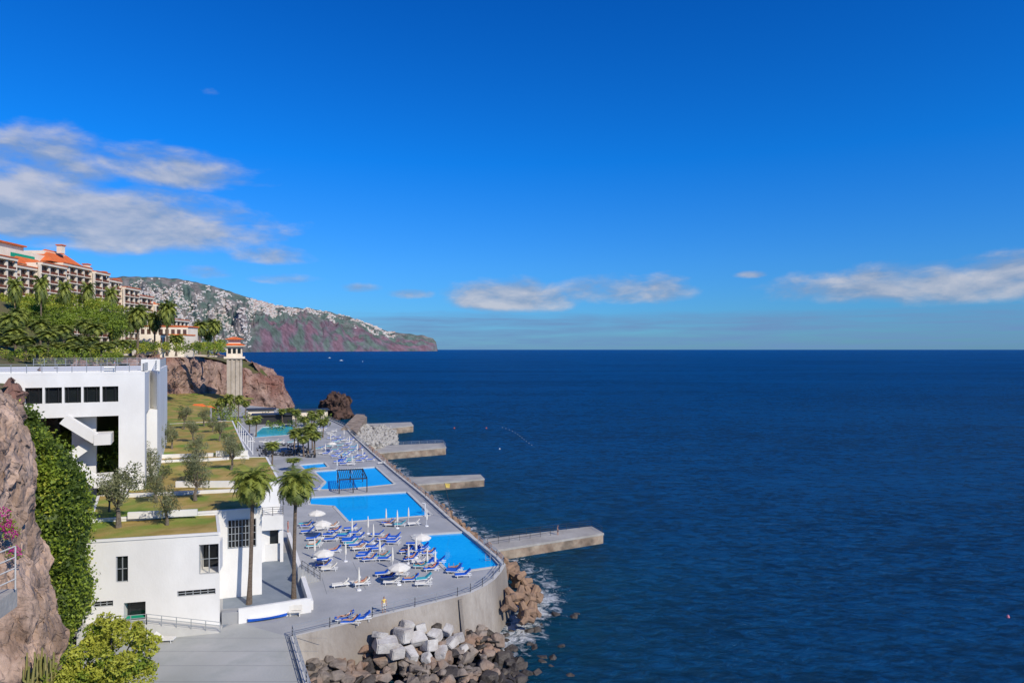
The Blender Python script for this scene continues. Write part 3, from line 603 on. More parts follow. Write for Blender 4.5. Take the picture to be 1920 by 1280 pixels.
for k in range(4):
    za,zb=zl[k],zl[k+1]; ua,ub=(slft,sr+1.2) if k%2==0 else (sr+1.2,slft)
    v=0.8+1.5*(k%2)+VO
    for vv in (v,v+1.4): mb.beam(O+U*ua+V*vv+Vector((0,0,za+.2)),O+U*ub+V*vv+Vector((0,0,zb+.2)),0.22,1.15,0)
    mb.beam(O+U*ua+V*(v+.7)+Vector((0,0,za-.3)),O+U*ub+V*(v+.7)+Vector((0,0,zb-.3)),1.5,0.3,0)
    uu=(sr-.4,sr+1.4) if k%2==0 else (slft-.2,slft+1.6); bx(mb,uu[0],uu[1],0.6+VO,4.0+VO,zb-.5,zb+.8)
bx(mb,5.6,8.2,2.2,3.2,8,19.6); mb.obj('staircase',[white],parent=br)
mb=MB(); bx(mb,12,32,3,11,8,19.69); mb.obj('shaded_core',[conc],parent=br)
for k,(pts,h) in enumerate([([O+U*31+V*.2,O+U*.2+V*.2,O+U*.2+V*9],1.1),([O-U*.8+V*9,O-U*.8+V*45.7,O+U*20+V*45.7],1.3)]):
    r_=railing('roof_railing',[p+Vector((0,0,25.1)) for p in pts],h,1.5,4,railm,0.03); r_.parent=br
mb=MB()
for k in range(150):
    u=R.uniform(2.5,22); c=O+U*u+V*R.uniform(5,12)+Vector((0,0,R.uniform(9,16.5))); clump(mb,c,(1.3,1.3,1.1),90,0.22,R.choice([0,1,1]),RN)
mb.obj('hedge',[hd,hl])
mb=MB(); mb.prism([O+U*3+V*15,O+U*34+V*15,O+U*34+V*30,O+U*3+V*30],5,24,0); mb.obj('retaining_earth',[soil])
# ---------------- garden ground behind lawns
ctrl=[[Vector((-62,100,9.3)),Vector((-50,102,9.3))],[Vector((-95,150,9.6)),Vector((-73,160,9.6))],[Vector((-120,200,9.5)),Vector((-84,190,8.5))],[Vector((-150,260,9)),Vector((-108,245,6))],[Vector((-185,330,8)),Vector((-138,325,3))],[Vector((-180,385,7)),Vector((-140,372,1))]]
surf('garden_ground',ctrl,20,40,0.4,0.1,[grass],smooth=True)
mb=MB()
for a,b_,h in [((-73,170),(-84,190),8.6),((-84,190),(-108,245),7),((-108,245),(-136,320),4)]: mb.beam((a[0],a[1],h/2),(b_[0],b_[1],h/2),.6,h)
mb.obj('garden_wall',[pierm])
# ---------------- palms
def palm(seed,h,cr_,nf,trunk=0.2,lean=0.3,dense=1.0,dry=5):
    r=random.Random(seed); m=MB(); pts=[];rs=[]
    for k in range(9):
        t=k/8; pts.append(Vector((lean*math.sin(t*1.5),lean*.5*t*t,h*t))); rs.append(trunk*(1.35-0.45*min(1,t*5)-0.12*t if t<.98 else 1.1))
    m.path(pts,rs,9,0); c=pts[-1]
    m.tube(c-Vector((0,0,.9)),c+Vector((0,0,.1)),trunk*1.1,trunk*1.7,8,3)
    for f in range(nf+dry):
        a=f*2.39996+r.uniform(-.2,.2); isd=f>=nf
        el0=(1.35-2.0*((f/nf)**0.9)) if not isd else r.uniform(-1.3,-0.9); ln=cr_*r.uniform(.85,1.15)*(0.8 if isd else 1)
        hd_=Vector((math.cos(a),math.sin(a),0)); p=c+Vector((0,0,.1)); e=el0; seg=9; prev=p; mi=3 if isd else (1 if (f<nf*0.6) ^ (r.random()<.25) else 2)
        for k in range(seg):
            st=ln/seg; dirv=hd_*math.cos(e)+Vector((0,0,math.sin(e))); nx_=prev+dirv*st; e-= (0.17+0.10*k/seg)*(1.0 if not isd else .3)
            side=Vector((-hd_.y,hd_.x,0))
            m.add([prev+side*.03,prev-side*.03,nx_-side*.02,nx_+side*.02],[(0,1,2,3)],mi)
            for q in range(2):
                t=(k+q/2)/seg; ll=cr_*0.32*math.sin(min(1,0.18+t*0.95)*math.pi*0.92+0.1)+.05; pb=prev.lerp(nx_,q/2)
                for sg in (-1,1):
                    dv=(side*sg*0.85+dirv*0.55+Vector((0,0,-0.25+r.uniform(-.2,.2)))).normalized(); wd=dirv*0.048*cr_/2*dense
                    tip=pb+dv*ll; m.add([pb-wd,pb+wd,tip+wd*.3+Vector((0,0,-.1*ll)),tip-wd*.3+Vector((0,0,-.1*ll))],[(0,1,2,3)],mi)
            prev=nx_
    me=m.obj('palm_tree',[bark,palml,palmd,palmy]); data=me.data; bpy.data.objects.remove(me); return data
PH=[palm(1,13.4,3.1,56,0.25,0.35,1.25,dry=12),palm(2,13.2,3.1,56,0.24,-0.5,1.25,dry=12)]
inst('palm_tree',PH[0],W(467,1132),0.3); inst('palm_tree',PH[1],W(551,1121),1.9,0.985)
PM=[palm(10+i,8,2.9,40,0.25,0.3*(i-1),dense=1.5,dry=6) for i in range(3)]
PD=[palm(20+i,9,4.0,52,0.38,0.2,dense=1.7,dry=4) for i in range(2)]
def pl_at(px,ytop,d,zb,data,h0,sc_=None):
    top=HC+(655-ytop)/F*d; k=(top-zb)/h0; s=sc_ or 1.0
    p=Q(px,655,d); inst('palm_tree',data,(p.x,p.y,zb),R.uniform(0,6),(s,s,k))
for (px,yt,d) in [(22,603,165),(50,640,150),(78,612,180),(95,650,160),(118,622,175),(140,640,160),(160,612,190),(182,618,185),(205,605,200),(128,605,205),(12,640,150),(62,600,200),(170,640,170),(35,595,190),(100,605,200),(215,628,190),(150,655,140),(190,650,150),(5,610,170),(-20,625,160),(88,630,150),(30,625,155),(130,650,150),(228,645,170),(205,648,160),(70,655,140)]:
    pl_at(px,yt-3,d,25.0,R.choice(PM),8,R.uniform(0.95,1.3))
for (px,yt,d) in [(77,537,200),(27,540,200),(207,555,225),(120,545,210),(165,548,215)]:
    pl_at(px,yt,d,28,R.choice(PM),8,1.0)
for (px,yt,d,k) in [(258,590,235,1.2),(313,583,260,1.15),(330,634,250,1.0),(375,612,345,1.25),(402,610,350,1.25),(245,600,250,1.0),(290,600,265,1),(390,628,360,.9)]:
    pl_at(px,yt,d,25.5,R.choice(PD),9,k)
for (px,yb,yt) in [(552,850,812),(578,850,806),(590,852,815),(570,856,822),(480,818,785),(467,812,790),(415,790,752),(432,790,746),(447,790,748),(555,800,772),(600,800,772),(545,790,768),(510,872,835),(548,882,862),(585,800,775),(530,795,770),(460,785,755),(560,846,808),(586,842,800),(605,820,790),(572,815,785),(590,808,780)]:
    p=W(px,yb,0.0); h=(yb-yt)/F*p.y; s=R.uniform(.8,1.05)*1.0; inst('palm_tree',R.choice(PM),p,R.uniform(0,6),(s,s,h/8))
# ---------------- olive trees
def olive(seed):
    r=random.Random(seed); rn=np.random.default_rng(seed); m=MB(); p=Vector((0,0,0)); top=Vector((r.uniform(-.2,.2),0,1.5)); m.path([p,p.lerp(top,.5)+Vector((.1,0,0)),top],[.22,.15,.13],7,0)
    for k in range(7):
        a=k*0.9+r.uniform(-.3,.3); q=top+Vector((math.cos(a)*r.uniform(.5,1.0),math.sin(a)*r.uniform(.5,1.0),r.uniform(.5,2.3))); m.path([top,top.lerp(q,.5)+Vector((0,0,-.1)),q],[.09,.06,.03],5,0)
        for j in range(5):
            c=q+Vector((r.gauss(0,.38),r.gauss(0,.38),r.gauss(0,.45))); clump(m,c,(.42,.42,.48),95,.085,r.choice([1,1,1,2]),rn,.45)
    o=m.obj('olive_tree',[obark,olv,olvd]); d=o.data; bpy.data.objects.remove(o); return d
OL=[olive(i) for i in range(4)]
for (px,py,h) in [(222,990,105),(313,985,72),(292,945,68),(366,938,70),(364,905,62),(433,882,60),(285,868,58),(432,862,50),(368,868,52),(412,828,36),(322,842,40),(345,805,40),(383,800,34),(284,905,60),(362,830,40),(312,830,40),(205,960,50),(398,812,30)]:
    z=9.45 if py>968 else 9.85 if py>922 else 10.2 if py>860 else 10.5
    if py>850: p=W(px,py,z)
    else: p=W(px,py,z if py<850 and py>796 else 9.6)
    hm_=h/F*p.y; s=hm_/4.2; inst('olive_tree',R.choice(OL),p,R.uniform(0,6),(s*R.uniform(.9,1.15),s*R.uniform(.9,1.15),s))
# ---------------- hedges, shrubs
mb=MB()
for k in range(420):
    px=R.uniform(-90,232); y=R.uniform(556,606)+max(0,px-150)*0.25; d=226-(y-545)*0.55; c=Q(px,y,d); r_=R.uniform(1.2,2.4); clump(mb,c,(r_,r_,r_*.8),95,0.30,R.choice([0,0,0,2,2]) if y<582 else R.choice([0,0,1]),RN)
mb.obj('garden_tree_belt',[hl,hd,hy])
mb=MB()
for k in range(420):
    px=R.uniform(-40,420); d=R.uniform(135,190) if px<230 else R.uniform(225,350); c=Q(px,655,d); c.z=25.5+R.uniform(0,2.3)+(max(0,(d-140)*0.02)); r_=R.uniform(.7,1.6)*(d/190)
    clump(mb,c,(r_,r_,r_*.9),55,0.26*(d/180),R.choice([0,0,1,2]),RN)
mb.obj('garden_shrubs',[hl,hd,hy])
mb=MB()
for k in range(200):
    px=R.uniform(300,445); y=R.uniform(768,806); d=tab([(768,300),(806,200)],y); c=Q(px,y,d); c.z=max(c.z,3)+R.uniform(0,1.6); r_=R.uniform(.8,2.0); clump(mb,c,(r_,r_,r_),45,0.32,R.choice([0,0,1,2]),RN)
for k in range(60):
    px=R.uniform(445,620); y=R.uniform(775,800); c=W(px,y,1); r_=R.uniform(.8,1.8); clump(mb,c,(r_,r_,r_),45,0.32,R.choice([0,1,1]),RN)
mb.obj('garden_bushes',[hl,hd,hy])
def leaftree(name,base,h,rad,ncl,nleaf,size,mats,seed,limbs=9):
    r=random.Random(seed); rn=np.random.default_rng(seed); m=MB(); base=Vector(base); t0=base+Vector((0,0,h*.45)); m.path([base,t0],[.28,.2],8,0)
    for k in range(ncl):
        v=Vector((r.gauss(0,1),r.gauss(0,1),r.gauss(0,1))).normalized()*r.uniform(.45,1.0); c=base+Vector((v.x*rad[0],v.y*rad[1],h-rad[2]+v.z*rad[2]))
        if k<limbs: m.path([t0,t0.lerp(c,.5)+Vector((0,0,.2)),c],[.12,.07,.03],5,0)
        rr=r.uniform(.45,.85); clump(m,c,(rr,rr,rr*.8),nleaf,size,r.choice([1,1,2,3]),rn,.5)
    return m.obj(name,mats)
p=Q(205,1240,48); leaftree('yellow_green_tree',(p.x,p.y,0),9.0,(3.2,3,2.9),90,170,0.13,[obark,hy,hl,hy],3)
p=Q(135,1270,46); leaftree('shrub_tree',(p.x,p.y,0),7.0,(2.2,2,2),45,150,0.12,[obark,hy,hl,hd],4)
mb=MB(); b_=Q(80,1285,45.5)
for k in range(20):
    q=b_+Vector((R.uniform(-1.1,.9),R.uniform(-.6,.6),-0.5)); hgt=R.uniform(1.0,3.2); q1=q+Vector((R.uniform(-.2,.2),0,hgt*.45)); mb.path([q,q1,q+Vector((R.uniform(-.3,.3),0,hgt))],[.09,.10,.05],6,0)
    e=q1+Vector((R.choice([-.3,.3]),0,.2)); mb.path([q1,e,e+Vector((0,0,hgt*.35))],[.07,.07,.04],6,0)
mb.obj('candelabra_cactus',[mat('cactus_skin',(0.16,0.17,0.04),(0.26,0.22,0.08),2,0.7)])
mb=MB(); c=Q(-64,1120,36)
mb.box((c.x,c.y,c.z-.8),(3,4,1.0),0.2,0); pts=[c+Vector((-1.2,-2,-.2)),c+Vector((1.3,-1.9,-.2)),c+Vector((1.3,1.8,-.2))]
mb.obj('balcony',[pierm]); 
mb=MB()
for z in (0.6,1.2,1.8,2.4): mb.path([q+Vector((0,0,z)) for q in pts],[.04]*3,6)
for q in pts+[pts[1].lerp(pts[2],.5)]: mb.tube(q,q+Vector((0,0,2.4)),.04,.04,6)
mb.obj('balcony_railing',[lightc])
# ---------------- hotel
ht=empty('cliff_hotel')
def hd_(px): return -158.2/((px-960)/F+0.06)
def hp(px): d=hd_(px); return Vector(((px-960)/F*d,d,0))
hs=[(-160,-40,470,0),(-40,15,481,0),(15,62,500,0),(62,110,497,0),(110,165,499,0),(165,192,512,0),(192,222,526,0),(222,250,541,0),(250,282,556,0),(282,312,573,0),(312,350,600,0)]
wm=MB(); gm=MB(); rm=MB()
for i,(x0,x1,yt,_) in enumerate(hs):
    a=hp(x0);b_=hp(x1); off=(i%2)*1.6; nr=Vector((1,0.06,0)).normalized(); a=a+nr*off; b_=b_+nr*off
    d=(a.y+b_.y)/2; zt=HC+(655-yt)/F*d; Ln=(b_-a).length; dr=(b_-a)/Ln
    wm.prism([a,b_,b_-nr*16,a-nr*16],24,zt,0)
    nb=max(1,round(Ln/5.2)); ns=int((zt-30)/3.3)
    for s in range(ns):
        z=zt-0.5-3.3*(s+1)
        wm.beam(a+nr*.75+Vector((0,0,z)),b_+nr*.75+Vector((0,0,z)),1.5,0.35,0)
        for k in range(nb):
            p0=a+dr*(Ln*k/nb+.6); p1=a+dr*(Ln*(k+1)/nb-.6)
            gm.beam(p0+nr*.06+Vector((0,0,z+1.5)),p1+nr*.06+Vector((0,0,z+1.5)),0.14,2.5,0)
            gm.beam(p0+nr*1.42+Vector((0,0,z+.65)),p1+nr*1.42+Vector((0,0,z+.65)),0.1,0.75,1)
        for k in range(nb+1):
            p0=a+dr*(Ln*k/nb); wm.beam(p0+nr*.8+Vector((0,0,z)),p0+nr*.8+Vector((0,0,z+3.3)),1.0,0.6,0)
    wm.beam(a+nr*.6+Vector((0,0,zt-.3)),b_+nr*.6+Vector((0,0,zt-.3)),2.2,0.9,0)
    rm.beam(a+nr*1.2+Vector((0,0,zt+.3)),b_+nr*1.2+Vector((0,0,zt+.3)),1.4,0.35,0)
    for s in range(min(ns,5)):
        for k in range(2):
            q=a-nr*(3+5*k)-dr*.06; gm.beam(q+Vector((0,0,zt-3.3*(s+1)+.9)),q-nr*2+Vector((0,0,zt-3.3*(s+1)+.9)),0.1,1.7,0)
def hbx(mbx,x0,x1,back,yb,yt,depth,mi):
    a=hp(x0)-Vector((back,0,0));b_=hp(x1)-Vector((back,0,0)); d=(a.y+b_.y)/2; z0=HC+(655-yb)/F*d; z1=HC+(655-yt)/F*d
    mbx.prism([a,b_,b_-Vector((depth,0,0)),a-Vector((depth,0,0))],z0,z1,mi); return a,b_,z0,z1
hbx(wm,-60,20,5,500,462,10,0); a,b_,z0,z1=hbx(wm,14,112,5,505,470,10,0)
gm.beam(a.lerp(b_,.3)+Vector((.06,0,z1-2.0)),a.lerp(b_,.75)+Vector((.06,0,z1-2.0)),.1,1.4,2)
a2,b2,_,z2=hbx(wm,16,80,7,480,457,8,0); rm.beam(a2+Vector((.4,0,z2+.3)),b2+Vector((.4,0,z2+.3)),1.6,.5,0)
hbx(wm,112,150,6,505,474,9,0)
def hip(x0,x1,back,ye,yr,depth):
    a=hp(x0)-Vector((back,0,0));b_=hp(x1)-Vector((back,0,0)); d=(a.y+b_.y)/2; z0=HC+(655-ye)/F*d; z1=HC+(655-yr)/F*d
    c=a-Vector((depth,0,0)); e=b_-Vector((depth,0,0)); m1_=(a+c)/2; m2_=(b_+e)/2; m1_=m1_.lerp(m2_,.3); m2_=m2_.lerp(m1_,.3)
    up=lambda v,z:Vector((v.x,v.y,z)); rm.add([up(a,z0),up(b_,z0),up(e,z0),up(c,z0),up(m1_,z1),up(m2_,z1)],[(0,1,5,4),(1,2,5),(2,3,4,5),(3,0,4)],0)
hip(100,165,1,496,470,13); hip(40,105,2,498,478,8); hip(165,195,1,512,500,8); hip(222,250,2,541,531,7); hip(282,312,2,573,563,7)
for (x,y) in [(60,500),(133,468),(180,503),(210,517),(236,530),(265,548)]:
    a=hp(x)-Vector((4,0,0)); z=HC+(655-y)/F*a.y; wm.box((a.x,a.y,z),(2,2,3.0),0,0); rm.box((a.x,a.y,z+1.7),(2.6,2.6,.4),0,0)
wm.obj('walls',[hotelw],parent=ht); gm.obj('windows_and_balconies',[hglass,reddark,green],parent=ht); rm.obj('roofs',[terra],parent=ht)
mb=MB()
for (x0,x1,yt,yb,d) in [(262,352,612,650,275),(300,345,628,655,262)]:
    a=Q(x0,yb,d);b_=Q(x1,yb,d+8); z1=HC+(655-yt)/F*d; pr=[a,b_,b_+Vector((0,9,0)),a+Vector((0,9,0))]; mb.prism(pr,a.z-3,z1,0)
    c=sum(pr,Vector())/4; mb.prism([c+(p-c)*1.06 for p in pr],z1,z1+.5,1)
    n=8
    for k in range(n):
        p0=a.lerp(b_,(k+.2)/n);p1=a.lerp(b_,(k+.8)/n); mb.beam(Vector((p0.x,p0.y-.05,z1-2)),Vector((p1.x,p1.y-.05,z1-2)),.1,2,2)
mb.obj('garden_pavilion',[hotelw,terra,hglass])
# ---------------- lift tower
tw=empty('lift_tower'); d=338; X0=(440-960)/F*d; ra_=0.35; Mz=Matrix.Rotation(ra_,3,'Z')
mb=MB(); mb.box((X0,d,9),(7.0,7,29),ra_,0)
for k in range(4): q=Mz@Vector((-3.0+2.0*k,-3.6,0)); mb.box((X0+q.x,d+q.y,9),(.9,.7,29),ra_,0)
mb.box((X0,d,24.0),(9.5,9.0,1.0),ra_,1); mb.box((X0,d,27.0),(7.2,7.0,5),ra_,1)
for k in range(3): q=Mz@Vector((-2.2+2.2*k,-3.55,0)); mb.box((X0+q.x,d+q.y,27.3),(1.4,.2,2.4),ra_,3)
for k in range(2): q=Mz@Vector((3.65,-1.6+3.2*k,0)); mb.box((X0+q.x,d+q.y,27.3),(.2,1.5,2.4),ra_,3)
mb.box((X0,d,29.7),(10.2,10,.5),ra_,1); mb.box((X0,d,31.7),(5.6,5.6,2.4),ra_,1)
for z,r0,r1,h in ((29.97,7.0,4.0,1.0),(32.9,6.2,1.2,1.3)):
    vs_=[Mz@Vector((sx_*r0*.75,sy_*r0*.75,0)) for sx_,sy_ in ((-1,-1),(1,-1),(1,1),(-1,1))]+[Mz@Vector((sx_*r1*.7,sy_*r1*.7,h)) for sx_,sy_ in ((-1,-1),(1,-1),(1,1),(-1,1))]
    mb.add([v+Vector((X0,d,z)) for v in vs_],[(0,1,5,4),(1,2,6,5),(2,3,7,6),(3,0,4,7),(4,5,6,7)],2)
mb.beam((X0-2,d,24.3),(X0-26,d+6,25.2),3,.8,1)
towm=mat('tower_concrete',(0.33,0.28,0.22),(0.44,0.385,0.32),0.3,0.9,0.2,1); mb.obj('tower_body',[towm,hotelw,terra,glass],parent=tw)
mb=MB(); 
for (px,py,w_,h,dd,rz,mt) in [(512,793,14,3.2,7,.3,1),(575,783,16,3,6,.4,0),(490,782,10,3.2,6,.3,0)]:
    p=W(px,py); mb.box((p.x,p.y,h/2),(w_,dd,h),rz,mt); mb.box((p.x,p.y,h+.2),(w_+1.5,dd+1.5,.4),rz,1)
mb.obj('pool_bar_pavilion',[hotelw,dark])
mb=MB(); 
for (x,y) in [(345,775),(372,772),(388,776)]:
    p=Q(x,y,270); mb.box((p.x,p.y,p.z),(7,5,3),.4,1); Mq=Matrix.Rotation(.4,3,'Z'); vs_=[Vector(p)+Mq@Vector(v) for v in [(-4,-3,1.5),(4,-3,1.5),(4,3,1.5),(-4,3,1.5),(-1.5,0,3.2),(1.5,0,3.2)]]; mb.add(vs_,[(0,1,5,4),(1,2,5),(2,3,4,5),(3,0,4)],0)
mb.obj('garden_kiosk',[terra,hotelw])
mb=MB()
for k in range(46):
    p=W(R.uniform(488,585),R.uniform(836,858)); mb.box((p.x,p.y,.72),(.9,.9,.06),R.uniform(0,1),0); mb.tube((p.x,p.y,0),(p.x,p.y,.7),.05,.05,6,0)
    for s in(-1,1): mb.box((p.x+s*.85,p.y,.45),(.45,.45,.05),.1,0); mb.box((p.x+s*1.05,p.y,.7),(.05,.45,.5),.1,0); mb.box((p.x+s*.85,p.y,.22),(.35,.35,.4),.1,0)
mb.obj('restaurant_tables',[dark])
mb=MB(); pg=[W(636,925),W(688,922),W(680,903),W(633,905)]; hgt=2.7
for p in pg+[pg[0].lerp(pg[1],.5),pg[3].lerp(pg[2],.5)]: mb.beam(p,p+Vector((0,0,hgt)),.16,.16)
for a,b_ in zip(pg,pg[1:]+pg[:1]): mb.beam(a+Vector((0,0,hgt)),b_+Vector((0,0,hgt)),.16,.22)
for k in range(15): mb.beam(pg[0].lerp(pg[1],k/14)+Vector((0,0,hgt+.17)),pg[3].lerp(pg[2],k/14)+Vector((0,0,hgt+.17)),.12,.1)
mb.obj('pergola',[dark])
# ---------------- loungers and umbrellas
def loungermesh(cm,name):
    m=MB(); 
    for y in(-.3,.3): m.beam((-.95,y,.30),(.95,y,.30),.05,.06,1)
    for x in(-.7,.7):
        for y in(-.3,.3): m.beam((x,y,0),(x,y,.3),.05,.05,1)
    for k in range(8): m.box((-.1+k*.15,0,.34),(.1,.6,.02),0,1)
    m.box((.38,0,.39),(1.14,.62,.09),0,0); rot=Matrix.Rotation(math.radians(38),3,'Y'); m.box((-.50,0,.64),(.78,.62,.09),rot=rot,mi=0); m.beam((-.5,-.2,.3),(-.62,-.2,.7),.03,.03,1); m.beam((-.5,.2,.3),(-.62,.2,.7),.03,.03,1)
    m.box((-.76,0,.87),(.2,.5,.1),rot=rot,mi=0)
    o=m.obj(name,[cm,cushw]); d=o.data; bpy.data.objects.remove(o); return d
LM=[loungermesh(cush,'sun_lounger'),loungermesh(cush,'sun_lounger_b'),loungermesh(teal,'sun_lounger_c'),loungermesh(canv,'sun_lounger_d')]
lounge=[]
def row(x0,y0,x1,y1,n,ch=(0,0,0,0,0,0,2,3),jit=.35):
    a=W(x0,y0);b_=W(x1,y1)
    for k in range(n):
        p=a.lerp(b_,(k+.2)/n)+Vector((R.gauss(0,jit),R.gauss(0,jit),0)); rz=0.15+R.uniform(-.25,.25)+math.pi
        if R.random()<.3: p+=Vector((2.3,0.3,0))
        if any((p-q).length<0.95 for q,_ in lounge): continue
        inst('sun_lounger',LM[R.choice(ch)],p,rz,1.08); lounge.append((p,rz))
row(574,985,618,1075,18); row(584,1010,612,1072,7); row(628,990,700,1058,20); row(640,1010,690,1050,9); row(700,984,760,988,9); row(706,1003,838,1086,22); row(735,1010,785,1055,9); row(716,1078,752,1103,7,(0,2,3)); row(640,1098,665,1096,3,(3,3,0)); row(612,1172,664,1160,5,(0,0),.15)
row(600,838,655,868,18,(0,0,2,3),.9); row(630,826,690,872,20,(0,0,2,3),.9); row(612,850,650,875,10,(0,3),.9); row(560,905,600,925,3); row(480,828,560,832,10,(3,2),.9); row(600,800,640,830,14,(0,3),1.2)
def umb(op):
    m=MB(); m.tube((0,0,0),(0,0,2.7),.03,.025,8,1); m.tube((0,0,0),(0,0,.12),.3,.26,12,1)
    if op:
        n=8; r=1.35; rim=[Vector((math.cos(6.283*i/n)*r,math.sin(6.283*i/n)*r,2.1)) for i in range(n)]; mid=[Vector((v.x*.55,v.y*.55,2.42)) for v in rim]; t=Vector((0,0,2.62))
        for i in range(n):
            j=(i+1)%n; m.add([rim[i],rim[j],mid[j],mid[i]],[(0,1,2,3)],0); m.add([mid[i],mid[j],t],[(0,1,2)],0); m.add([rim[i],rim[j],rim[j]-Vector((0,0,.18)),rim[i]-Vector((0,0,.18))],[(0,1,2,3)],0); m.beam((0,0,2.0),rim[i],.02,.02,1)
        m.tube(t,t+Vector((0,0,.15)),.03,.01,6,1)
    else:
        m.path([Vector((0,0,1.0)),Vector((0,0,1.3)),Vector((0,0,2.2)),Vector((0,0,2.75))],[.13,.16,.10,.03],8,0)
    o=m.obj('u',[canv,cushw]); d=o.data; bpy.data.objects.remove(o); d.name='umbrella_mesh'; return d
UO,UC=umb(1),umb(0)
for (x,y) in [(604,1008),(594,987),(790,1036),(607,1068),(748,1096),(622,846)]: inst('beach_umbrella',UO,W(x,y),R.uniform(0,1),1.0)
for (x,y) in [(648,1052),(673,1106),(712,1048),(736,1066),(700,1018),(660,1008),(590,1046),(766,1056),(801,1066),(800,986),(816,1068),(766,980),(745,990),(724,982),(690,1000),(780,1045),(655,835),(670,850),(620,830),(610,850),(645,820),(680,860),(600,822),(660,870),(632,880)]: inst('beach_parasol_closed',UC,W(x,y),0,R.uniform(.9,1.05))
# ---------------- people
def person(name,kind,loc,rz,mats,sc_=1.0):
    J,E,Rr,seg=poses[kind]; fw=pose_f[kind]; me=bpy.data.meshes.new('p'); me.from_pydata([Vector(j) for j in J],E,[]); o=bpy.data.objects.new('p',me); sc.collection.objects.link(o)
    md=o.modifiers.new('s','SKIN'); 
    for i,v in enumerate(me.skin_vertices[0].data): v.radius=(Rr[i],Rr[i]*(0.72 if i in(0,1,2) else 1)); v.use_root=(i==0)
    md2=o.modifiers.new('ss','SUBSURF'); md2.levels=1; md2.render_levels=1
    bpy.context.view_layer.update(); ev=o.evaluated_get(bpy.context.evaluated_depsgraph_get()); nm=bpy.data.meshes.new_from_object(ev); bpy.data.objects.remove(o)
    Jv=[Vector(j) for j in J]
    m=MB(); m.add([v.co for v in nm.vertices],[tuple(p.vertices) for p in nm.polygons])
    for k,p in enumerate(nm.polygons):
        c=p.center; bi=min(range(len(E)),key=lambda e:segd(c,Jv[E[e][0]],Jv[E[e][1]])); m.m[k]=seg[bi]
    hc=Jv[4]; hd2=(Jv[4]-Jv[3]).normalized(); side=hd2.cross(fw).normalized(); fwv=side.cross(hd2).normalized()
    vs_=[];fs_=[]; a_,b2_=12,10
    for i in range(b2_+1):
        th=math.pi*i/b2_
        for j in range(a_):
            ph=2*math.pi*j/a_; lx=math.sin(th)*math.cos(ph); ly=math.sin(th)*math.sin(ph); lz=math.cos(th)
            r_=1.0+(0.16 if (j==0 and i in(5,6)) else 0); jaw=1-0.22*max(0,-lz)
            vs_.append(hc+fwv*(lx*.095*r_*jaw)+side*(ly*.075*jaw)+hd2*(lz*.118))
    for i in range(b2_):
        for j in range(a_): fs_.append((i*a_+j,i*a_+(j+1)%a_,(i+1)*a_+(j+1)%a_,(i+1)*a_+j))
    o0=len(m.f); m.add(vs_,fs_,0)
    for k in range(len(fs_)):
        i,j=divmod(k,a_); ph=2*math.pi*(j+.5)/a_
        if i<3 or (math.cos(ph)<0.1 and i<6): m.m[o0+k]=3
    for s in(-1,1):
        m.box(hc+fwv*.088+side*.03*s+hd2*.01,(.016,.016,.012),0,3); m.box(hc+side*.078*s,(.02,.03,.05),0,0)
    m.box(hc+fwv*.088-hd2*.055,(.012,.035,.01),0,4)
    oo=m.obj(name,mats,True,loc=loc); oo.rotation_euler=(0,0,rz); oo.scale=(sc_,)*3; return oo
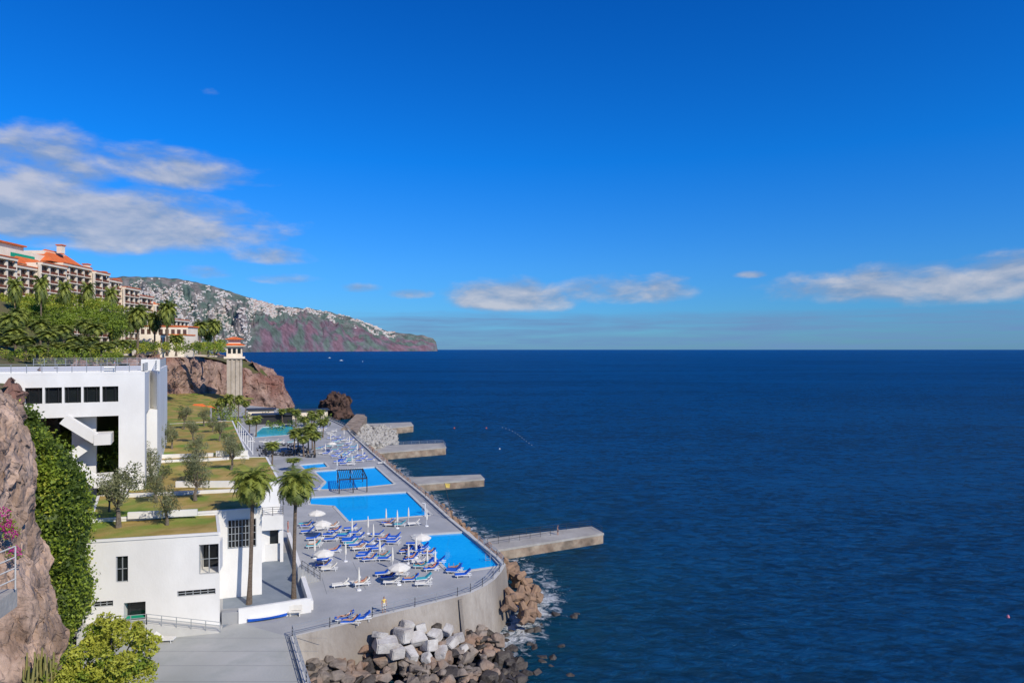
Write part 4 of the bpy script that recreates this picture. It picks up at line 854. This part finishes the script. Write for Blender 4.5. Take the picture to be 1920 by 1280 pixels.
def mkpose(kind):
    if kind=='stand':
        J=[(0,0,.95),(0,0,1.15),(0,.01,1.36),(0,0,1.5),(0,-.01,1.63)]
        sh=[(.19,0,1.41),(-.19,0,1.41)]; el_=[(.24,.03,1.13),(-.24,.03,1.13)]; wr=[(.25,-.07,.88),(-.25,-.05,.88)]
        hp_=[(.1,0,.9),(-.1,0,.9)]; kn=[(.11,-.03,.5),(-.12,.02,.5)]; an_=[(.12,.01,.08),(-.13,.08,.08)]; to=[(.13,-.17,.03),(-.15,-.1,.03)]; hdv=Vector((0,-.1,-1)); fw=Vector((0,-1,0))
    else:
        J=[(0,0,.55),(-.18,0,.64),(-.36,0,.80),(-.48,0,.90),(-.58,0,1.0)]
        sh=[(-.40,.18,.82),(-.40,-.18,.82)]; el_=[(-.2,.3,.62),(-.2,-.3,.62)]; wr=[(.03,.24,.56),(.03,-.24,.56)]
        hp_=[(.05,.1,.54),(.05,-.1,.54)]; kn=[(.42,.12,.72 if kind=='knee' else .56),(.42,-.12,.56)]; an_=[(.72 if kind=='knee' else .82,.12,.5),(.82,-.12,.5)]; to=[(.86,.13,.58 if kind!='knee' else .48),(.86,-.14,.6)]; hdv=Vector((1,0,-.2)); fw=Vector((.5,0,1))
    E=[(0,1),(1,2),(2,3),(3,4)]; seg=[2,1,1,0]; Rr=[.15,.14,.155,.06,.06]
    for s in range(2):
        b=len(J); J+= [sh[s],el_[s],wr[s],tuple(Vector(wr[s])+hdv.normalized()*.07)]; Rr+=[.06,.043,.03,.032]; E+=[(2,b),(b,b+1),(b+1,b+2),(b+2,b+3)]; seg+=[1,0,0,0]
        pal=Vector(J[b+3]); hv=hdv.normalized(); sv=hv.cross(fw).normalized()
        for q,(of,l_) in enumerate([(-.03,.07),(-.01,.085),(.01,.08),(.03,.06)]):
            k=len(J); J+=[tuple(pal+sv*of+hv*l_*.5),tuple(pal+sv*of*1.1+hv*l_+fw*.015)]; Rr+=[.009,.008]; E+=[(b+3,k),(k,k+1)]; seg+=[0,0]
        k=len(J); J+=[tuple(Vector(wr[s])+hv*.04+fw*.04),tuple(Vector(wr[s])+hv*.075+fw*.055)]; Rr+=[.011,.009]; E+=[(b+2,k),(k,k+1)]; seg+=[0,0]
        b=len(J); J+=[hp_[s],kn[s],an_[s],to[s]]; Rr+=[.095,.062,.042,.035]; E+=[(0,b),(b,b+1),(b+1,b+2),(b+2,b+3)]; seg+=[2,2 if kind=='stand' else 0,0,0]
    return (J,E,Rr,seg),fw
poses={};pose_f={}
for k in('stand','lie','knee'): poses[k],pose_f[k]=mkpose(k)
mouth=mat('lips',(0.35,0.12,0.1))
person('standing_man','stand',W(720,1149),0.4,[skin,yel,canv,hairm,mouth],1.02)
person('standing_man','stand',Q(215,697,92),2.2,[skin,cyanc,navy,hairm,mouth]).location.z=24.8
person('standing_woman','stand',W(1046,1002,-4.2),1.2,[skin,navy,navy,hairm,mouth],.97)
person('standing_man','stand',W(540,997),2.0,[skin,redc,redc,hairm,mouth])
person('standing_man','stand',W(640,862),2.6,[skin,canv,navy,hairm,mouth]); person('standing_woman','stand',W(675,845),1.6,[skin,redc,navy,hairm,mouth],.95)
rr=random.Random(3); tops=[skin,navy,redc,teal,canv]
near=[l for l in lounge if l[0].y<125]
for (p,rz) in rr.sample(near,min(24,len(near))):
    t=rr.choice(tops); person('sunbather',rr.choice(['lie','knee']),p+Vector((0,0,-.02)),rz,[skin,t if rr.random()<.5 else skin,rr.choice([navy,redc,teal]),hairm,mouth],1.0)
# ---------------- small things
mb=MB(); p=W(852,985,-1); mb.tube(p,p+Vector((-1.6,0,7)),.06,.04,8,0); t=p+Vector((-1.6,0,7)); mb.add([t,t+Vector((.9,0,-.1)),t+Vector((.8,0.1,-.8)),t+Vector((.05,0,-.7))],[(0,1,2,3)],1); mb.obj('flag_pole',[dark,yel])
mb=MB()
for k in range(12):
    t=k/11; p=W(lerp(942,1000,t)+3*math.sin(t*5),lerp(801,834,t**1.2),SEA+.1); mb.tube(p-Vector((0,0,.1)),p+Vector((0,0,.12)),.13,.08,8)
mb.obj('buoy_line',[bouldl])
def buoy(px,py,s,m):
    mb=MB(); p=W(px,py,SEA); mb.path([p+Vector((0,0,-.3*s)),p+Vector((0,0,.1*s)),p+Vector((0,0,.6*s)),p+Vector((0,0,.9*s))],[.3*s,.5*s,.35*s,.1*s],10); mb.obj('buoy',[m])
pinkb=mat('buoy_paint',(0.6,0.2,0.25)); buoy(1890,1157,.4,pinkb); buoy(912,803,.6,orange); buoy(937,842,.5,cushw); buoy(680,678,2,cushw); buoy(852,803,.6,orange)
for (x,y) in [(640,676),(618,671)]:
    mb=MB(); p=W(x,y,SEA); mb.prism([p+Vector(v) for v in [(-5,0,0),(5,0,0),(3,2,0),(-4,2,0)]],SEA,SEA+1.2,0); mb.prism([p+Vector(v) for v in [(-2,.3,0),(1,.3,0),(1,1.6,0),(-2,1.6,0)]],SEA+1.2,SEA+2.6,0)
    mb.obj('fishing_boat',[cushw])
mb=MB(); a=W(468,1164);b_=W(541,1152); n=12; pr=[]
for k in range(n+1):
    t=k/n; q=a.lerp(b_,t)+Vector((0,-.5,0)); w_=.42*math.sin(math.pi*min(max(t,.02),.98))**.6; d=(b_-a).normalized(); s=Vector((-d.y,d.x,0)); pr.append([q+s*w_+Vector((0,0,.45)),q+s*w_*.6+Vector((0,0,.15)),q-s*w_*.6+Vector((0,0,.15)),q-s*w_+Vector((0,0,.45)),q+Vector((0,0,.5))])
for k in range(n):
    for j in range(5): mb.add([pr[k][j],pr[k][(j+1)%5],pr[k+1][(j+1)%5],pr[k+1][j]],[(0,1,2,3)],0 if j in(0,1,2) else 1)
mb.obj('kayak',[cush,cushw])
mb=MB(); p=W(553,1154); mb.box((p.x,p.y,.45),(1.3,.45,.08),.2); mb.box((p.x,p.y+.2,.8),(1.3,.07,.5),.2)
for s in(-.5,.5): mb.box((p.x+s,p.y,.2),(.08,.4,.42),.2)
mb.obj('park_bench',[canv])
inst('sun_lounger',LM[3],W(308,1203),0.1,1.0)
mb=MB(); p=W(797,968); mb.tube(p,p+Vector((0,0,2.2)),.08,.08,8); mb.tube(p+Vector((0,0,2.2)),p+Vector((-.5,0,2.3)),.06,.06,6); mb.obj('pool_shower',[cushw])
